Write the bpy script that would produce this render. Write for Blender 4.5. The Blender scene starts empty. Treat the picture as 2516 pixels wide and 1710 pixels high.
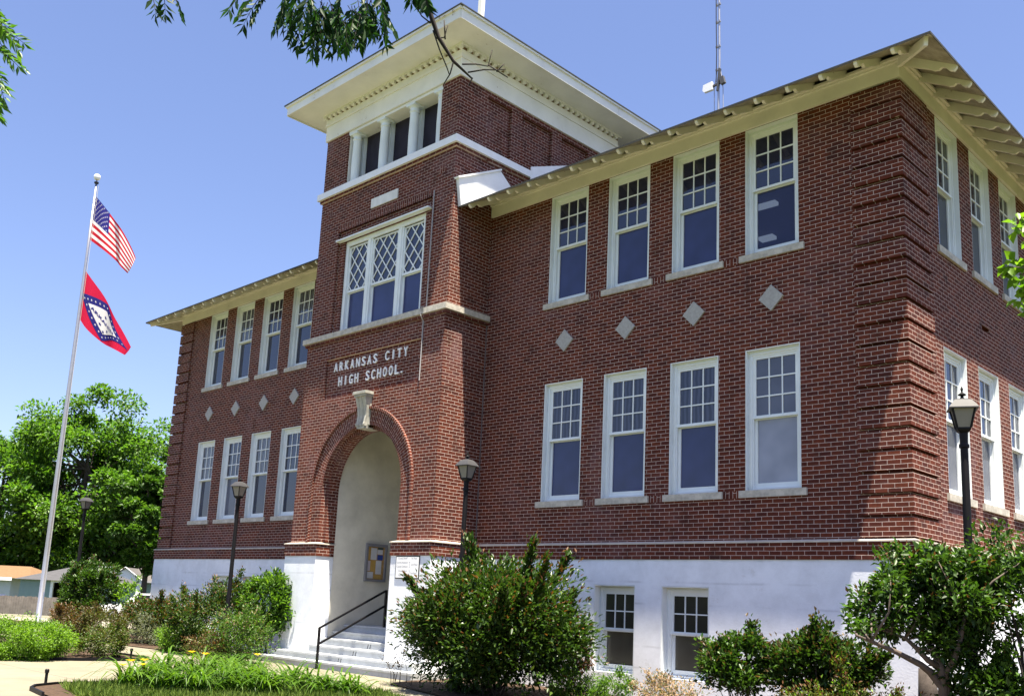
import bpy, math, random
import numpy as np
from mathutils import Matrix, Vector
SC = bpy.context.scene
COL = SC.collection
R = math.radians
random.seed(7)
# ------------------------------------------------------------------ camera, sky, sun, exposure
G = -2.47                      # level of the walks; z = 0 is the bottom of the brickwork
cam_d = bpy.data.cameras.new('camera'); cam = bpy.data.objects.new('camera', cam_d); COL.objects.link(cam)
r_ = Vector((0.717085, 0.695541, 0.044857)); u_ = Vector((0.098165, -0.164504, 0.98148)); d_ = Vector((-0.690038, 0.699401, 0.186241))
M = Matrix.Identity(4)
for i in range(3):
    M[i][0] = r_[i]; M[i][1] = u_[i]; M[i][2] = -d_[i]; M[i][3] = (5.7806, -14.4521, -0.9002)[i]
cam.matrix_world = M
cam_d.sensor_width = 36; cam_d.lens = 33.82; cam_d.shift_y = 0.0712
cam_d.clip_start = 0.1; cam_d.clip_end = 3000
SC.camera = cam
SUN = Vector((0.23, -0.107, 1.0)).normalized()
w = bpy.data.worlds.new('World'); SC.world = w; w.use_nodes = True
nt = w.node_tree; bg = nt.nodes['Background']
sky = nt.nodes.new('ShaderNodeTexSky'); sky.sky_type = 'NISHITA'; sky.sun_disc = False
sky.sun_elevation = math.asin(SUN.z); sky.sun_rotation = math.atan2(SUN.x, SUN.y)
sky.altitude = 0; sky.air_density = 1.0; sky.dust_density = 1.2; sky.ozone_density = 2.0
tint = nt.nodes.new('ShaderNodeMix'); tint.data_type = 'RGBA'; tint.blend_type = 'MULTIPLY'
tint.inputs[0].default_value = 1.0; tint.inputs[7].default_value = (1.0, 0.945, 1.09, 1)
nt.links.new(sky.outputs[0], tint.inputs[6]); nt.links.new(tint.outputs[2], bg.inputs[0])
bg.inputs[1].default_value = 0.052
sl = bpy.data.lights.new('sun', 'SUN'); so = bpy.data.objects.new('sun', sl); COL.objects.link(so)
sl.energy = 5.0; sl.angle = R(0.53); sl.color = (1.0, 0.91, 0.75)
so.rotation_euler = SUN.to_track_quat('Z', 'Y').to_euler(); so.location = (20, -20, 40)
SC.view_settings.view_transform = 'Standard'; SC.view_settings.look = 'None'
SC.view_settings.exposure = 2.08; SC.view_settings.gamma = 1
SC.cycles.max_bounces = 6; SC.cycles.transparent_max_bounces = 8
SC.cycles.sample_clamp_indirect = 6

# ------------------------------------------------------------------ helpers
class MB:
    def __init__(s): s.v = []; s.f = []; s.m = []; s.uv = {}
    def face(s, pts, m=0, uv=None):
        n = len(s.v); s.v += [tuple(p) for p in pts]; s.f.append(tuple(range(n, n+len(pts)))); s.m.append(m)
        if uv: s.uv[len(s.f)-1] = uv
        return s
    def box(s, x0, x1, y0, y1, z0, z1, m=0):
        n = len(s.v)
        s.v += [(x0,y0,z0),(x1,y0,z0),(x1,y1,z0),(x0,y1,z0),(x0,y0,z1),(x1,y0,z1),(x1,y1,z1),(x0,y1,z1)]
        for q in ((0,3,2,1),(4,5,6,7),(0,1,5,4),(1,2,6,5),(2,3,7,6),(3,0,4,7)):
            s.f.append(tuple(n+i for i in q)); s.m.append(m)
        return s
    def bar(s, a, b, w, h, up=(0,0,1), m=0):        # rectangular bar from a to b
        a, b = Vector(a), Vector(b); d = (b-a).normalized(); side = d.cross(Vector(up))
        if side.length < 1e-4: side = d.cross(Vector((1,0,0)))
        side.normalize(); t = side.cross(d); n = len(s.v)
        for p in (a, b):
            for i, j in ((-1,-1),(1,-1),(1,1),(-1,1)): s.v.append(tuple(p+side*(i*w/2)+t*(j*h/2)))
        for q in ((0,1,2,3),(7,6,5,4),(0,4,5,1),(1,5,6,2),(2,6,7,3),(3,7,4,0)):
            s.f.append(tuple(n+i for i in q)); s.m.append(m)
        return s
    def tube(s, pts, rad, n=8, m=0, cap=True):
        pts = [Vector(p) for p in pts]; k = len(pts); base = len(s.v)
        if not hasattr(rad, '__len__'): rad = [rad]*k
        ref = Vector((0.13, 0.37, 0.92))
        for i, p in enumerate(pts):
            d = (pts[min(i+1,k-1)]-pts[max(i-1,0)]).normalized()
            a = d.cross(ref)
            if a.length < 0.05: a = d.cross(Vector((1,0,0)))
            a.normalize(); b = d.cross(a)
            for j in range(n):
                t = 2*math.pi*j/n; s.v.append(tuple(p+(a*math.cos(t)+b*math.sin(t))*rad[i]))
        for i in range(k-1):
            for j in range(n):
                s.f.append((base+i*n+j, base+i*n+(j+1)%n, base+(i+1)*n+(j+1)%n, base+(i+1)*n+j)); s.m.append(m)
        if cap:
            s.f.append(tuple(base+j for j in reversed(range(n)))); s.m.append(m)
            s.f.append(tuple(base+(k-1)*n+j for j in range(n))); s.m.append(m)
        return s
    def lathe(s, prof, c=(0,0,0), n=16, m=0, sq=0):   # prof: (radius, z); sq=4 makes a square section
        n = sq or n; base = len(s.v); off = math.pi/4 if sq else 0
        for rr, z in prof:
            for j in range(n):
                t = 2*math.pi*j/n+off; k = rr*(math.sqrt(2) if sq else 1)
                s.v.append((c[0]+k*math.cos(t), c[1]+k*math.sin(t), c[2]+z))
        for i in range(len(prof)-1):
            for j in range(n):
                s.f.append((base+i*n+j, base+i*n+(j+1)%n, base+(i+1)*n+(j+1)%n, base+(i+1)*n+j)); s.m.append(m)
        s.f.append(tuple(base+j for j in reversed(range(n)))); s.m.append(m)
        s.f.append(tuple(base+(len(prof)-1)*n+j for j in range(n))); s.m.append(m)
        return s
    def prism(s, poly, f0, f1, m=0):                  # poly: 2-D list, f0/f1 map (a,b) -> 3-D
        n = len(poly); b = len(s.v)
        s.v += [tuple(f0(*p)) for p in poly]+[tuple(f1(*p)) for p in poly]
        s.f.append(tuple(b+i for i in range(n))); s.m.append(m)
        s.f.append(tuple(b+n+i for i in reversed(range(n)))); s.m.append(m)
        for i in range(n):
            j = (i+1)%n; s.f.append((b+j, b+i, b+n+i, b+n+j)); s.m.append(m)
        return s
    def mesh(s, name, mats, smooth=False):
        me = bpy.data.meshes.new(name); me.from_pydata(s.v, [], s.f)
        for m in (mats if isinstance(mats, (list, tuple)) else [mats]): me.materials.append(m)
        me.polygons.foreach_set('material_index', s.m)
        if smooth: me.polygons.foreach_set('use_smooth', [True]*len(s.f))
        if s.uv:
            ul = me.uv_layers.new(name='UVMap')
            for fi, uv in s.uv.items():
                for li, c in zip(me.polygons[fi].loop_indices, uv): ul.data[li].uv = c
        me.update(); return me
def link(name, data, parent=None, loc=None, rz=0.0, world=False):
    o = bpy.data.objects.new(name, data); COL.objects.link(o)
    if parent:
        o.parent = parent
        if world:
            o.matrix_parent_inverse = Matrix.Translation(-Vector(parent['_loc']))
    if loc is not None: o.location = loc
    if rz: o.rotation_euler = (0, 0, rz)
    return o
def part(name, mb, mats, parent=None, smooth=False, world=False, loc=None, rz=0.0):
    return link(name, mb.mesh(name, mats, smooth), parent, loc, rz, world)
def thing(name, label, cat, loc, rz=0.0, group=None):
    o = bpy.data.objects.new(name, None); COL.objects.link(o); o.location = loc; o.rotation_euler = (0,0,rz)
    o.empty_display_size = 0.2; o['label'] = label; o['category'] = cat; o['_loc'] = tuple(loc)
    if group: o['group'] = group
    return o
def tag(o, label, cat, group=None):
    o['label'] = label; o['category'] = cat
    if group: o['group'] = group
    return o
def struct(name, mb, mats, kind='structure', smooth=False):
    o = part(name, mb, mats, smooth=smooth); o['kind'] = kind; return o

# ------------------------------------------------------------------ materials
class NT:
    def __init__(s, name):
        s.mat = bpy.data.materials.new(name); s.mat.use_nodes = True; s.t = s.mat.node_tree; s.b = s.t.nodes['Principled BSDF']
    def n(s, typ, **kw):
        nd = s.t.nodes.new('ShaderNode'+typ)
        for k, v in kw.items():
            if k.startswith('i_'):
                key = k[2:]; key = int(key) if key.isdigit() else key.replace('_', ' ')
                nd.inputs[key].default_value = v
            else: setattr(nd, k, v)
        return nd
    def l(s, a, b): s.t.links.new(a, b)
    def noise(s, scale, detail=4, rough=0.6, vec=None):
        nd = s.n('TexNoise'); nd.inputs['Scale'].default_value = scale; nd.inputs['Detail'].default_value = detail; nd.inputs['Roughness'].default_value = rough
        if vec is not None: s.l(vec, nd.inputs['Vector'])
        return nd
    def ramp(s, fac, stops):
        nd = s.n('ValToRGB'); e = nd.color_ramp.elements
        while len(e) < len(stops): e.new(0.5)
        for el, (p, c) in zip(e, stops): el.position = p; el.color = (c, c, c, 1) if not hasattr(c, '__len__') else (*c, 1)
        s.l(fac, nd.inputs[0]); return nd
    def mix(s, fac, a, b, mode='MIX'):
        nd = s.n('Mix', data_type='RGBA', blend_type=mode)
        for sock, v in ((0, fac), (6, a), (7, b)):
            if hasattr(v, 'is_output'): s.l(v, nd.inputs[sock])
            elif sock == 0: nd.inputs[0].default_value = v
            else: nd.inputs[sock].default_value = (*v, 1)
        return nd.outputs[2]
    def coord(s): return s.n('TexCoord').outputs['Object']
    def bump(s, h, strength=0.3, dist=0.01):
        nd = s.n('Bump'); nd.inputs['Strength'].default_value = strength; nd.inputs['Distance'].default_value = dist
        s.l(h, nd.inputs['Height']); s.l(nd.outputs[0], s.b.inputs['Normal'])
    def color(s, c):
        if hasattr(c, 'is_output'): s.l(c, s.b.inputs['Base Color'])
        else: s.b.inputs['Base Color'].default_value = (*c, 1)
    def rough(s, v, spec=0.3): s.b.inputs['Roughness'].default_value = v; s.b.inputs['Specular IOR Level'].default_value = spec
def plain(name, col, rough=0.6, var=0.12, scale=6, bump=0.0, spec=0.3, metal=0.0):
    k = NT(name); co = k.coord(); nz = k.noise(scale, 5, 0.65, co)
    f = k.ramp(nz.outputs[0], [(0.3, 1-var), (0.7, 1+var*0.4)])
    k.color(k.mix(1.0, col, f.outputs[0], 'MULTIPLY')); k.rough(rough, spec); k.b.inputs['Metallic'].default_value = metal
    if bump: k.bump(k.noise(scale*8, 4, 0.7, co).outputs[0], bump, 0.01)
    return k.mat
def painted(name, col, under, amount=0.36, scale=9.0, rough=0.55):
    k = NT(name); co = k.coord(); a = k.noise(scale, 8, 0.75, co); b = k.noise(1.3, 4, 0.6, co)
    s = k.n('Math', operation='ADD'); k.l(a.outputs[0], s.inputs[0]); k.l(b.outputs[0], s.inputs[1])
    m = k.ramp(s.outputs[0], [(amount*2-0.03, 1.0), (amount*2+0.05, 0.0)])
    d = k.ramp(b.outputs[0], [(0.3, 0.86), (0.65, 1.0)])
    base = k.mix(1.0, col, d.outputs[0], 'MULTIPLY')
    k.color(k.mix(m.outputs[0], base, under)); k.rough(rough)
    k.bump(s.outputs[0], 0.15, 0.01)
    return k.mat
def brick(name, mode='wall'):
    k = NT(name)
    if mode == 'uv':
        vec = k.n('TexCoord').outputs['UV']
        co = k.coord()
    else:
        co = k.coord(); sp = k.n('SeparateXYZ'); k.l(co, sp.inputs[0])
        ge = k.n('NewGeometry'); sn = k.n('SeparateXYZ'); k.l(ge.outputs['True Normal'], sn.inputs[0])
        ab = k.n('Math', operation='ABSOLUTE'); k.l(sn.outputs[0], ab.inputs[0])
        gt = k.n('Math', operation='GREATER_THAN'); gt.inputs[1].default_value = 0.7; k.l(ab.outputs[0], gt.inputs[0])
        mx = k.n('Mix', data_type='FLOAT'); k.l(gt.outputs[0], mx.inputs[0]); k.l(sp.outputs[0], mx.inputs[2]); k.l(sp.outputs[1], mx.inputs[3])
        cb = k.n('CombineXYZ')
        a, b = (mx.outputs[0], sp.outputs[2]) if mode == 'wall' else (sp.outputs[2], mx.outputs[0])
        k.l(a, cb.inputs[0]); k.l(b, cb.inputs[1]); vec = cb.outputs[0]
    wob = k.noise(2.2, 2, 0.5, co)
    wv = k.n('VectorMath', operation='MULTIPLY_ADD'); k.l(wob.outputs['Color'], wv.inputs[0])
    wv.inputs[1].default_value = (0.012, 0.012, 0); k.l(vec, wv.inputs[2])
    bt = k.n('TexBrick', offset=0.5, offset_frequency=2, squash=1.0)
    k.l(wv.outputs[0], bt.inputs['Vector'])
    for nm, v in (('Scale', 1.0), ('Mortar Size', 0.0040), ('Mortar Smooth', 0.25), ('Bias', -0.1), ('Brick Width', 0.208), ('Row Height', 0.0725)): bt.inputs[nm].default_value = v
    bt.inputs['Color1'].default_value = (0.124, 0.0285, 0.0140, 1); bt.inputs['Color2'].default_value = (0.061, 0.0145, 0.0110, 1)
    bt.inputs['Mortar'].default_value = (0.60, 0.48, 0.42, 1)
    big = k.noise(0.45, 5, 0.62, co); fine = k.noise(16, 4, 0.7, co); mid = k.noise(2.4, 5, 0.7, co)
    f1 = k.ramp(fine.outputs[0], [(0.25, 0.72), (0.75, 1.2)])
    c = k.mix(1.0, bt.outputs[0], f1.outputs[0], 'MULTIPLY')
    # lime bloom and old grime, blotches with their own outline
    bl = k.ramp(big.outputs[0], [(0.50, 0.0), (0.68, 0.55)]); bl2 = k.ramp(mid.outputs[0], [(0.42, 0.0), (0.70, 1.0)])
    mm = k.n('Math', operation='MULTIPLY'); k.l(bl.outputs[0], mm.inputs[0]); k.l(bl2.outputs[0], mm.inputs[1])
    c = k.mix(mm.outputs[0], c, (0.20, 0.125, 0.135))
    gr = k.ramp(mid.outputs[0], [(0.30, 0.55), (0.46, 0.0)])
    c = k.mix(gr.outputs[0], c, (0.03, 0.016, 0.014))
    k.color(c); k.rough(0.85, 0.2)
    inv = k.n('Math', operation='SUBTRACT'); inv.inputs[0].default_value = 1.0; k.l(bt.outputs['Fac'], inv.inputs[1])
    k.bump(inv.outputs[0], 0.5, 0.006)
    return k.mat
def glassy(name, col, spec=0.5, rough=0.03, wav=0.03):
    k = NT(name); co = k.coord(); nz = k.noise(1.6, 2, 0.5, co)
    f = k.ramp(nz.outputs[0], [(0.3, 0.8), (0.7, 1.2)])
    k.color(k.mix(1.0, col, f.outputs[0], 'MULTIPLY')); k.rough(rough, spec); k.bump(nz.outputs[0], wav, 0.05)
    return k.mat
def leafmat(name, c1, c2, trans=0.35, rough=0.45, spec=0.35):
    k = NT(name); ge = k.n('NewGeometry')
    f = k.ramp(ge.outputs['Random Per Island'], [(0.0, c1), (1.0, c2)])
    k.color(f.outputs[0]); k.rough(rough, spec)
    tr = k.n('BsdfTranslucent'); mxc = k.mix(1.0, f.outputs[0], (1.5, 1.6, 0.7), 'MULTIPLY'); k.l(mxc, tr.inputs[0])
    ms = k.n('MixShader'); ms.inputs[0].default_value = trans
    k.l(k.b.outputs[0], ms.inputs[1]); k.l(tr.outputs[0], ms.inputs[2])
    k.l(ms.outputs[0], k.t.nodes['Material Output'].inputs[0])
    return k.mat
def masonry_white():
    k = NT('white_painted_masonry'); co = k.coord(); sp = k.n('SeparateXYZ'); k.l(co, sp.inputs[0])
    wav = k.noise(0.8, 3, 0.5, co)
    zz = k.n('Math', operation='MULTIPLY_ADD'); zz.inputs[1].default_value = 0.05; k.l(wav.outputs[0], zz.inputs[0]); k.l(sp.outputs[2], zz.inputs[2])
    md = k.n('Math', operation='PINGPONG'); md.inputs[1].default_value = 0.19; k.l(zz.outputs[0], md.inputs[0])
    ln = k.ramp(md.outputs[0], [(0.0, 0.80), (0.03, 1.0)]); brk = k.noise(1.5, 3, 0.5, co)
    lm = k.mix(k.ramp(brk.outputs[0], [(0.45, 0.0), (0.6, 1.0)]).outputs[0], (1, 1, 1), ln.outputs[0])
    st = k.noise(2.0, 6, 0.7, co); sf = k.ramp(st.outputs[0], [(0.3, 0.84), (0.6, 1.0)])
    c = k.mix(1.0, (0.80, 0.83, 0.89), sf.outputs[0], 'MULTIPLY'); c = k.mix(1.0, c, lm, 'MULTIPLY'); sn = k.noise(3.5, 8, 0.8, co); c = k.mix(k.ramp(sn.outputs[0], [(0.60, 0.0), (0.74, 0.55)]).outputs[0], c, (0.42, 0.40, 0.37))
    k.color(c); k.rough(0.7, 0.25); k.bump(k.noise(30, 4, 0.7, co).outputs[0], 0.25, 0.01)
    return k.mat
B_WALL = brick('red_brick'); B_SOLD = brick('upright_brick', 'soldier'); B_RING = brick('arch_brick', 'uv')
WHITE = painted('white_paint', (0.80, 0.85, 0.86), (0.30, 0.24, 0.18), 0.318, 14)
CREAM = painted('bounce_tinted_trim', (0.80, 0.77, 0.67), (0.22, 0.15, 0.09), 0.345, 12)  # white trim made cream: warm bounce under the eaves put into the colour
TOWERP = painted('pale_cream_paint', (0.84, 0.83, 0.78), (0.25, 0.15, 0.08), 0.352, 10)
BASEW = masonry_white()
STONE = plain('limestone', (0.50, 0.47, 0.41), 0.85, 0.35, 9, 0.3)
DIAM = plain('grey_stone', (0.40, 0.39, 0.37), 0.9, 0.2, 20, 0.4)
KEYST = plain('cast_stone', (0.42, 0.41, 0.36), 0.8, 0.35, 7, 0.3)
PLASTER = plain('beige_plaster', (0.66, 0.63, 0.54), 0.9, 0.28, 0.9, 0.15)
STEPC = plain('painted_concrete', (0.42, 0.44, 0.46), 0.8, 0.2, 4, 0.2)
CONC = plain('pale_concrete', (0.25, 0.225, 0.18), 0.9, 0.25, 1.1, 0.15)
ROOFM = plain('roof_shingle', (0.035, 0.038, 0.036), 0.9, 0.3, 5, 0.3)
METALW = plain('white_sheet_metal', (0.82, 0.83, 0.85), 0.4, 0.08, 3)
BLACK = plain('black_metal', (0.005, 0.0045, 0.006), 0.55, 0.3, 12, 0, 0.2)
GALV = plain('bare_aluminium', (0.42, 0.42, 0.44), 0.35, 0.1, 8, 0, 0.5, 0.7)
GLASS = glassy('window_glass', (0.013, 0.017, 0.042), 0.85)
SCREEN = glassy('screened_glass', (0.028, 0.036, 0.110), 0.5, 0.12)
BLIND = glassy('glass_with_pale_blind', (0.27, 0.29, 0.36), 0.5, 0.1)
GREYIN = glassy('glass_with_grey_blind', (0.09, 0.10, 0.14), 0.5, 0.08)
def curtained(name, c1, c2):
    k = NT(name); co = k.coord(); wv = k.n('TexWave', wave_type='BANDS', bands_direction='X'); k.l(co, wv.inputs['Vector']); wv.inputs['Scale'].default_value = 3.2; wv.inputs['Distortion'].default_value = 2.5; wv.inputs['Detail'].default_value = 2
    f = k.ramp(wv.outputs[0], [(0.2, c1), (0.8, c2)]); k.color(f.outputs[0]); k.rough(.06, .7); return k.mat
CURT = curtained('glass_before_curtain', (.03,.034,.05), (.13,.14,.17)); CURD = curtained('glass_before_dark_curtain', (.016,.019,.035), (.045,.052,.085))
BASEGL = glassy('basement_glass', (0.035, 0.034, 0.030), 0.5, 0.12)
BASELO = glassy('basement_glass_with_shade', (0.075, 0.070, 0.056), 0.4, 0.2)
LOUVRE = plain('dark_louvre', (0.030, 0.026, 0.042), 0.8, 0.3, 3)
FROST = plain('frosted_lamp_glass', (0.20, 0.185, 0.17), 0.25, 0.1, 5, 0, 0.5)
LAMPTOP = plain('weathered_lamp_roof', (0.03, 0.03, 0.034), 0.65, 0.2, 9, 0, 0.5)
SOIL = plain('bark_mulch', (0.06, 0.036, 0.022), 0.95, 0.5, 14, 0.8)
BARK = plain('grey_bark', (0.06, 0.048, 0.042), 0.9, 0.4, 12, 0.5)
BARKP = plain('pale_smooth_bark', (0.10, 0.078, 0.065), 0.8, 0.35, 9, 0.2)

# ------------------------------------------------------------------ ground, walks, street
CX, CY = 5.78, -14.45
def gz(x, y):
    s = (x-CX)*-0.702+(y-CY)*0.712
    return G - 0.025*min(max(s-38, 0), 42)
def sheet(poly, z, mb, m=0):
    mb.face([(x, y, z) for x, y in poly], m); return mb
mb = MB(); xs = [-900,-400,-200,-140,-100,-80,-70,-60,-50,-40,-34,-28,-20,-10,0,10,30,100,400,900]; ys = [-900,-300,-100,-40,-20,-10,0,6,12,18,24,32,40,50,60,80,120,300,900]
for i in range(len(xs)-1):
    for j in range(len(ys)-1):
        mb.face([(x, y, gz(x, y)-0.012) for x, y in ((xs[i],ys[j]),(xs[i+1],ys[j]),(xs[i+1],ys[j+1]),(xs[i],ys[j+1]))])
k = NT('lawn_soil'); co = k.coord(); a = k.noise(0.5, 6, 0.7, co); b = k.noise(25, 4, 0.7, co)
c = k.ramp(a.outputs[0], [(0.35, (0.024, 0.048, 0.011)), (0.65, (0.05, 0.072, 0.02))]); c2 = k.mix(k.ramp(b.outputs[0], [(0.35, 0.0), (0.7, 0.8)]).outputs[0], c.outputs[0], (0.09, 0.085, 0.04))
k.color(c2); k.rough(0.95, 0.1); k.bump(b.outputs[0], 0.8, 0.03)
struct('ground', mb, k.mat)
beds = MB()
sheet([(-40, -1.0), (-24.2, -3.0), (-19.8, -2.7), (-17.2, -2.48), (-15.45, -2.99), (-14.9, -1.9), (-14.7, 0.2), (-40, 0.2)], G+0.022, beds)
sheet([(-9.4, 0.2), (-9.0, -2.0), (-8.66, -2.75), (-6.68, -3.34), (-2, -4.4), (6, -5.6), (8, -6), (8, 14), (0.2, 14), (0.2, 0.2)], G+0.022, beds)
struct('planting_bed', beds, SOIL)
island = [(-24.5,-9.5),(-15.54,-7.26),(-15.0,-5.97),(-14.77,-4.73),(-15.2,-4.3),(-19.8,-4.5),(-23,-4.6),(-25.5,-5.5)]
struct('planting_island', sheet(island, G+0.025, MB()), SOIL)
lily = [(-9.75,-8.66),(-10.0,-8.25),(-9.9,-7.3),(-9.2,-5.6),(-8.2,-4.35),(-7.1,-4.05),(-5.8,-4.55),(-3.5,-6.2),(-3.0,-8.5),(-5.5,-9.3),(-8.5,-8.95),(-9.4,-8.85)]
struct('lily_bed', sheet(lily, G+0.03, MB()), SOIL)
mb = MB(); sheet([(-26,-2.9),(-24.2,-3.0),(-19.8,-2.7),(-17.2,-2.48),(-15.45,-2.99),(-14.9,-1.9),(-9.0,-1.9),(-8.66,-2.75),(-6.68,-3.34),(-2,-4.4),(6,-5.6),(9,-6.0),(9,-8.2),(-3.0,-8.6),(-5.5,-9.5),(-8.5,-9.2),(-9,-10.5),(-20,-17),(-30,-17),(-24.5,-9.6),(-15.5,-7.3),(-14.9,-5.9),(-14.7,-4.7),(-15.2,-4.2),(-19.8,-4.4),(-26,-4.5)], G+0.004, mb)
k = NT('walk_concrete'); co = k.coord(); a = k.noise(1.0, 6, 0.65, co); b = k.noise(40, 3, 0.7, co)
br = k.n('TexBrick', offset=0.0, offset_frequency=2); k.l(co, br.inputs['Vector'])
for nm, v in (('Scale', 1.0), ('Mortar Size', 0.012), ('Brick Width', 1.9), ('Row Height', 1.9)): br.inputs[nm].default_value = v
br.inputs['Color1'].default_value = (0.185, 0.168, 0.125, 1); br.inputs['Color2'].default_value = (0.170, 0.155, 0.116, 1); br.inputs['Mortar'].default_value = (0.10, 0.09, 0.075, 1)
f = k.ramp(a.outputs[0], [(0.3, 0.8), (0.65, 1.05)]); c = k.mix(1.0, br.outputs[0], f.outputs[0], 'MULTIPLY'); k.color(c); k.rough(0.9, 0.2); k.bump(b.outputs[0], 0.3, 0.01)
WALKC = k.mat
struct('walkway', mb, WALKC)
def curb(name, poly, closed=True):
    m = MB(); n = len(poly)
    for i in range(n if closed else n-1):
        a, b2 = poly[i], poly[(i+1)%n]
        m.bar((a[0],a[1],G+0.03), (b2[0],b2[1],G+0.03), 0.035, 0.07)
    return struct(name, m, BLACK)
curb('island_edging', island); curb('lily_bed_edging', [(-8.6,-8.97),(-9.4,-8.85),(-9.75,-8.66),(-10.0,-8.25),(-9.9,-7.3)], False)
# street strip beyond the lawn, seen end-on from the corner
F = Vector((-0.702, 0.712, 0)); S_ = Vector((0.712, 0.702, 0))
def fs(s, t, dz=0.0):
    p = Vector((CX, CY, 0))+F*s+S_*t; return (p.x, p.y, gz(p.x, p.y)+dz)
mb = MB()
for i in range(24):
    t0, t1 = -60+i*5, -55+i*5
    mb.face([fs(37.5,t0,.006), fs(37.5,t1,.006), fs(46,t1,.006), fs(46,t0,.006)])
    mb.face([fs(46.01,t0,.006), fs(46.01,t1,.006), fs(57,t1,.006), fs(57,t0,.006)])
struct('street', mb, CONC)
mb = MB()
for i in range(24):
    t0, t1 = -60+i*5, -55+i*5
    mb.bar(fs(57.1,t0,.07), fs(57.1,t1,.07), 0.2, 0.16)
struct('kerb', mb, plain('kerb_concrete', (0.40, 0.38, 0.28), 0.9, 0.2, 2))

# ------------------------------------------------------------------ the school building
school = thing('school_building', 'two storey red brick school with central tower, arched entrance and white base', 'building', (0, 0, G))
XL, XR = -24.13, 0.0
TL, TR, TY = -14.65, -9.415, -1.25
PW, WW = 1.583, 1.04
RX = [-7.563+i*PW for i in range(4)]; LX = [-22.30+i*PW for i in range(4)]
SY = [1.55+i*1.62 for i in range(4)]+[9.2+i*1.62 for i in range(3)]
ZL0, ZL1, ZU0, ZU1 = 1.17, 3.637, 5.383, 7.79
def wall(mb, org, U, V, N, u0, u1, v0, v1, holes=(), depth=0.12, m=0):
    org, U, V, N = Vector(org), Vector(U), Vector(V), Vector(N)
    us = sorted({u0, u1, *[h[0] for h in holes], *[h[1] for h in holes]}); vs = sorted({v0, v1, *[h[2] for h in holes], *[h[3] for h in holes]})
    P = lambda a, b, d=0: org+U*a+V*b+N*d
    for i in range(len(us)-1):
        for j in range(len(vs)-1):
            a, b = (us[i]+us[i+1])/2, (vs[j]+vs[j+1])/2
            if a < u0 or a > u1 or b < v0 or b > v1 or any(h[0] < a < h[1] and h[2] < b < h[3] for h in holes): continue
            mb.face([P(us[i],vs[j]), P(us[i+1],vs[j]), P(us[i+1],vs[j+1]), P(us[i],vs[j+1])], m)
    for h in holes:
        d = h[4] if len(h) > 4 else depth
        c = [(h[0],h[2]),(h[1],h[2]),(h[1],h[3]),(h[0],h[3])]
        for i in range(4):
            a, b = c[i], c[(i+1)%4]
            mb.face([P(*a), P(*a, d), P(*b, d), P(*b)], m)
ex, ey, ez = (1,0,0), (0,1,0), (0,0,1)
# brick walls of both wings
bw = MB()
fh = lambda xs: [(x, x+WW, a, b, 0.16) for x in xs for a, b in ((ZL0, ZL1), (ZU0, ZU1))]
wall(bw, (0,0,0), ex, ez, ey, TR, XR, 0.31, 8.12, fh(RX))
wall(bw, (0,0,0), ex, ez, ey, XL, TL, 0.31, 8.12, fh(LX))
wall(bw, (0,0,0), ey, ez, (-1,0,0), 0, 16, 0.31, 8.12, [(y, y+1.05, a, b, 0.16) for y in SY for a, b in ((ZL0, ZL1), (ZU0, ZU1))]+[(3.46, 3.86, 4.37, 4.47, 0.1)])
wall(bw, (XL,0,0), ey, ez, ex, 0, 16, 0.31, 8.12)
wall(bw, (0,16,0), ex, ez, (0,-1,0), XL, XR, -2.6, 8.12)
part('brick_wall', bw, B_WALL, school, world=True)
# brick base course with its sloping ledge, then the white masonry
TB = 0.12
lo = MB()
def course(mb, z0, z1, off, slope):
    ring = [(XL-off, 16), (XL-off, -off), (TL-off+.02, -off), (TL-off+.02, TY-off+.02), (-13.41, TY-off+.02), (-13.41, -0.83)]
    ring2 = [(-10.65, -0.83), (-10.65, TY-off+.02), (TR+off-.02, TY-off+.02), (TR+off-.02, -off), (XR+off, -off), (XR+off, 16)]
    for rg in (ring, ring2):
        for i in range(len(rg)-1):
            a, b = rg[i], rg[i+1]
            mb.face([(a[0],a[1],z0), (b[0],b[1],z0), (b[0],b[1],z1), (a[0],a[1],z1)])
base = MB(); course(base, 0.0, 0.285, TB, 0)
part('brick_base_course', base, B_WALL, school, world=True)
led = MB()
for rg in ([(XL-.14,16),(XL-.14,-.14),(TL-.12,-.14),(TL-.12,TY-.12),(-13.39,TY-.12),(-13.39,-.82)], [(-10.67,-.82),(-10.67,TY-.12),(TR+.12,TY-.12),(TR+.12,-.14),(.14,-.14),(.14,16)]):
    for i in range(len(rg)-1):
        a, b = Vector(rg[i]), Vector(rg[i+1]); d = (b-a).normalized(); n = Vector((-d.y, d.x)) # inward is to the left
        inn = 0.17
        e0 = 0 if i == 0 else inn; e1 = 0 if i == len(rg)-2 else inn
        prv = (Vector(rg[i])-Vector(rg[i-1])).normalized() if i else d
        nxt = (Vector(rg[i+2])-b).normalized() if i < len(rg)-2 else d
        nl = lambda q: Vector((-q.y, q.x))
        ia = a+n*inn+(nl(prv)*inn if i else Vector((0,0))); ib = b+n*inn+(nl(nxt)*inn if i < len(rg)-2 else Vector((0,0)))
        led.face([(a.x,a.y,.295),(b.x,b.y,.295),(ib.x,ib.y,.335),(ia.x,ia.y,.335)])
        led.face([(a.x,a.y,.272),(b.x,b.y,.272),(b.x,b.y,.295),(a.x,a.y,.295)])
        led.face([(a.x,a.y,.272),(b.x,b.y,.272),(ib.x,ib.y,.272),(ia.x,ia.y,.272)])
part('water_table', led, plain('mortar_ledge', (0.55, 0.50, 0.43), 0.9, 0.25, 5, 0.2), school, world=True)
wb = MB(); BZ0 = G-0.3
BWX = [(-6.0, -5.03), (-4.45, -3.45)]; BWL = [(-20.42, -19.45), (-18.85, -17.88)]
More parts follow.
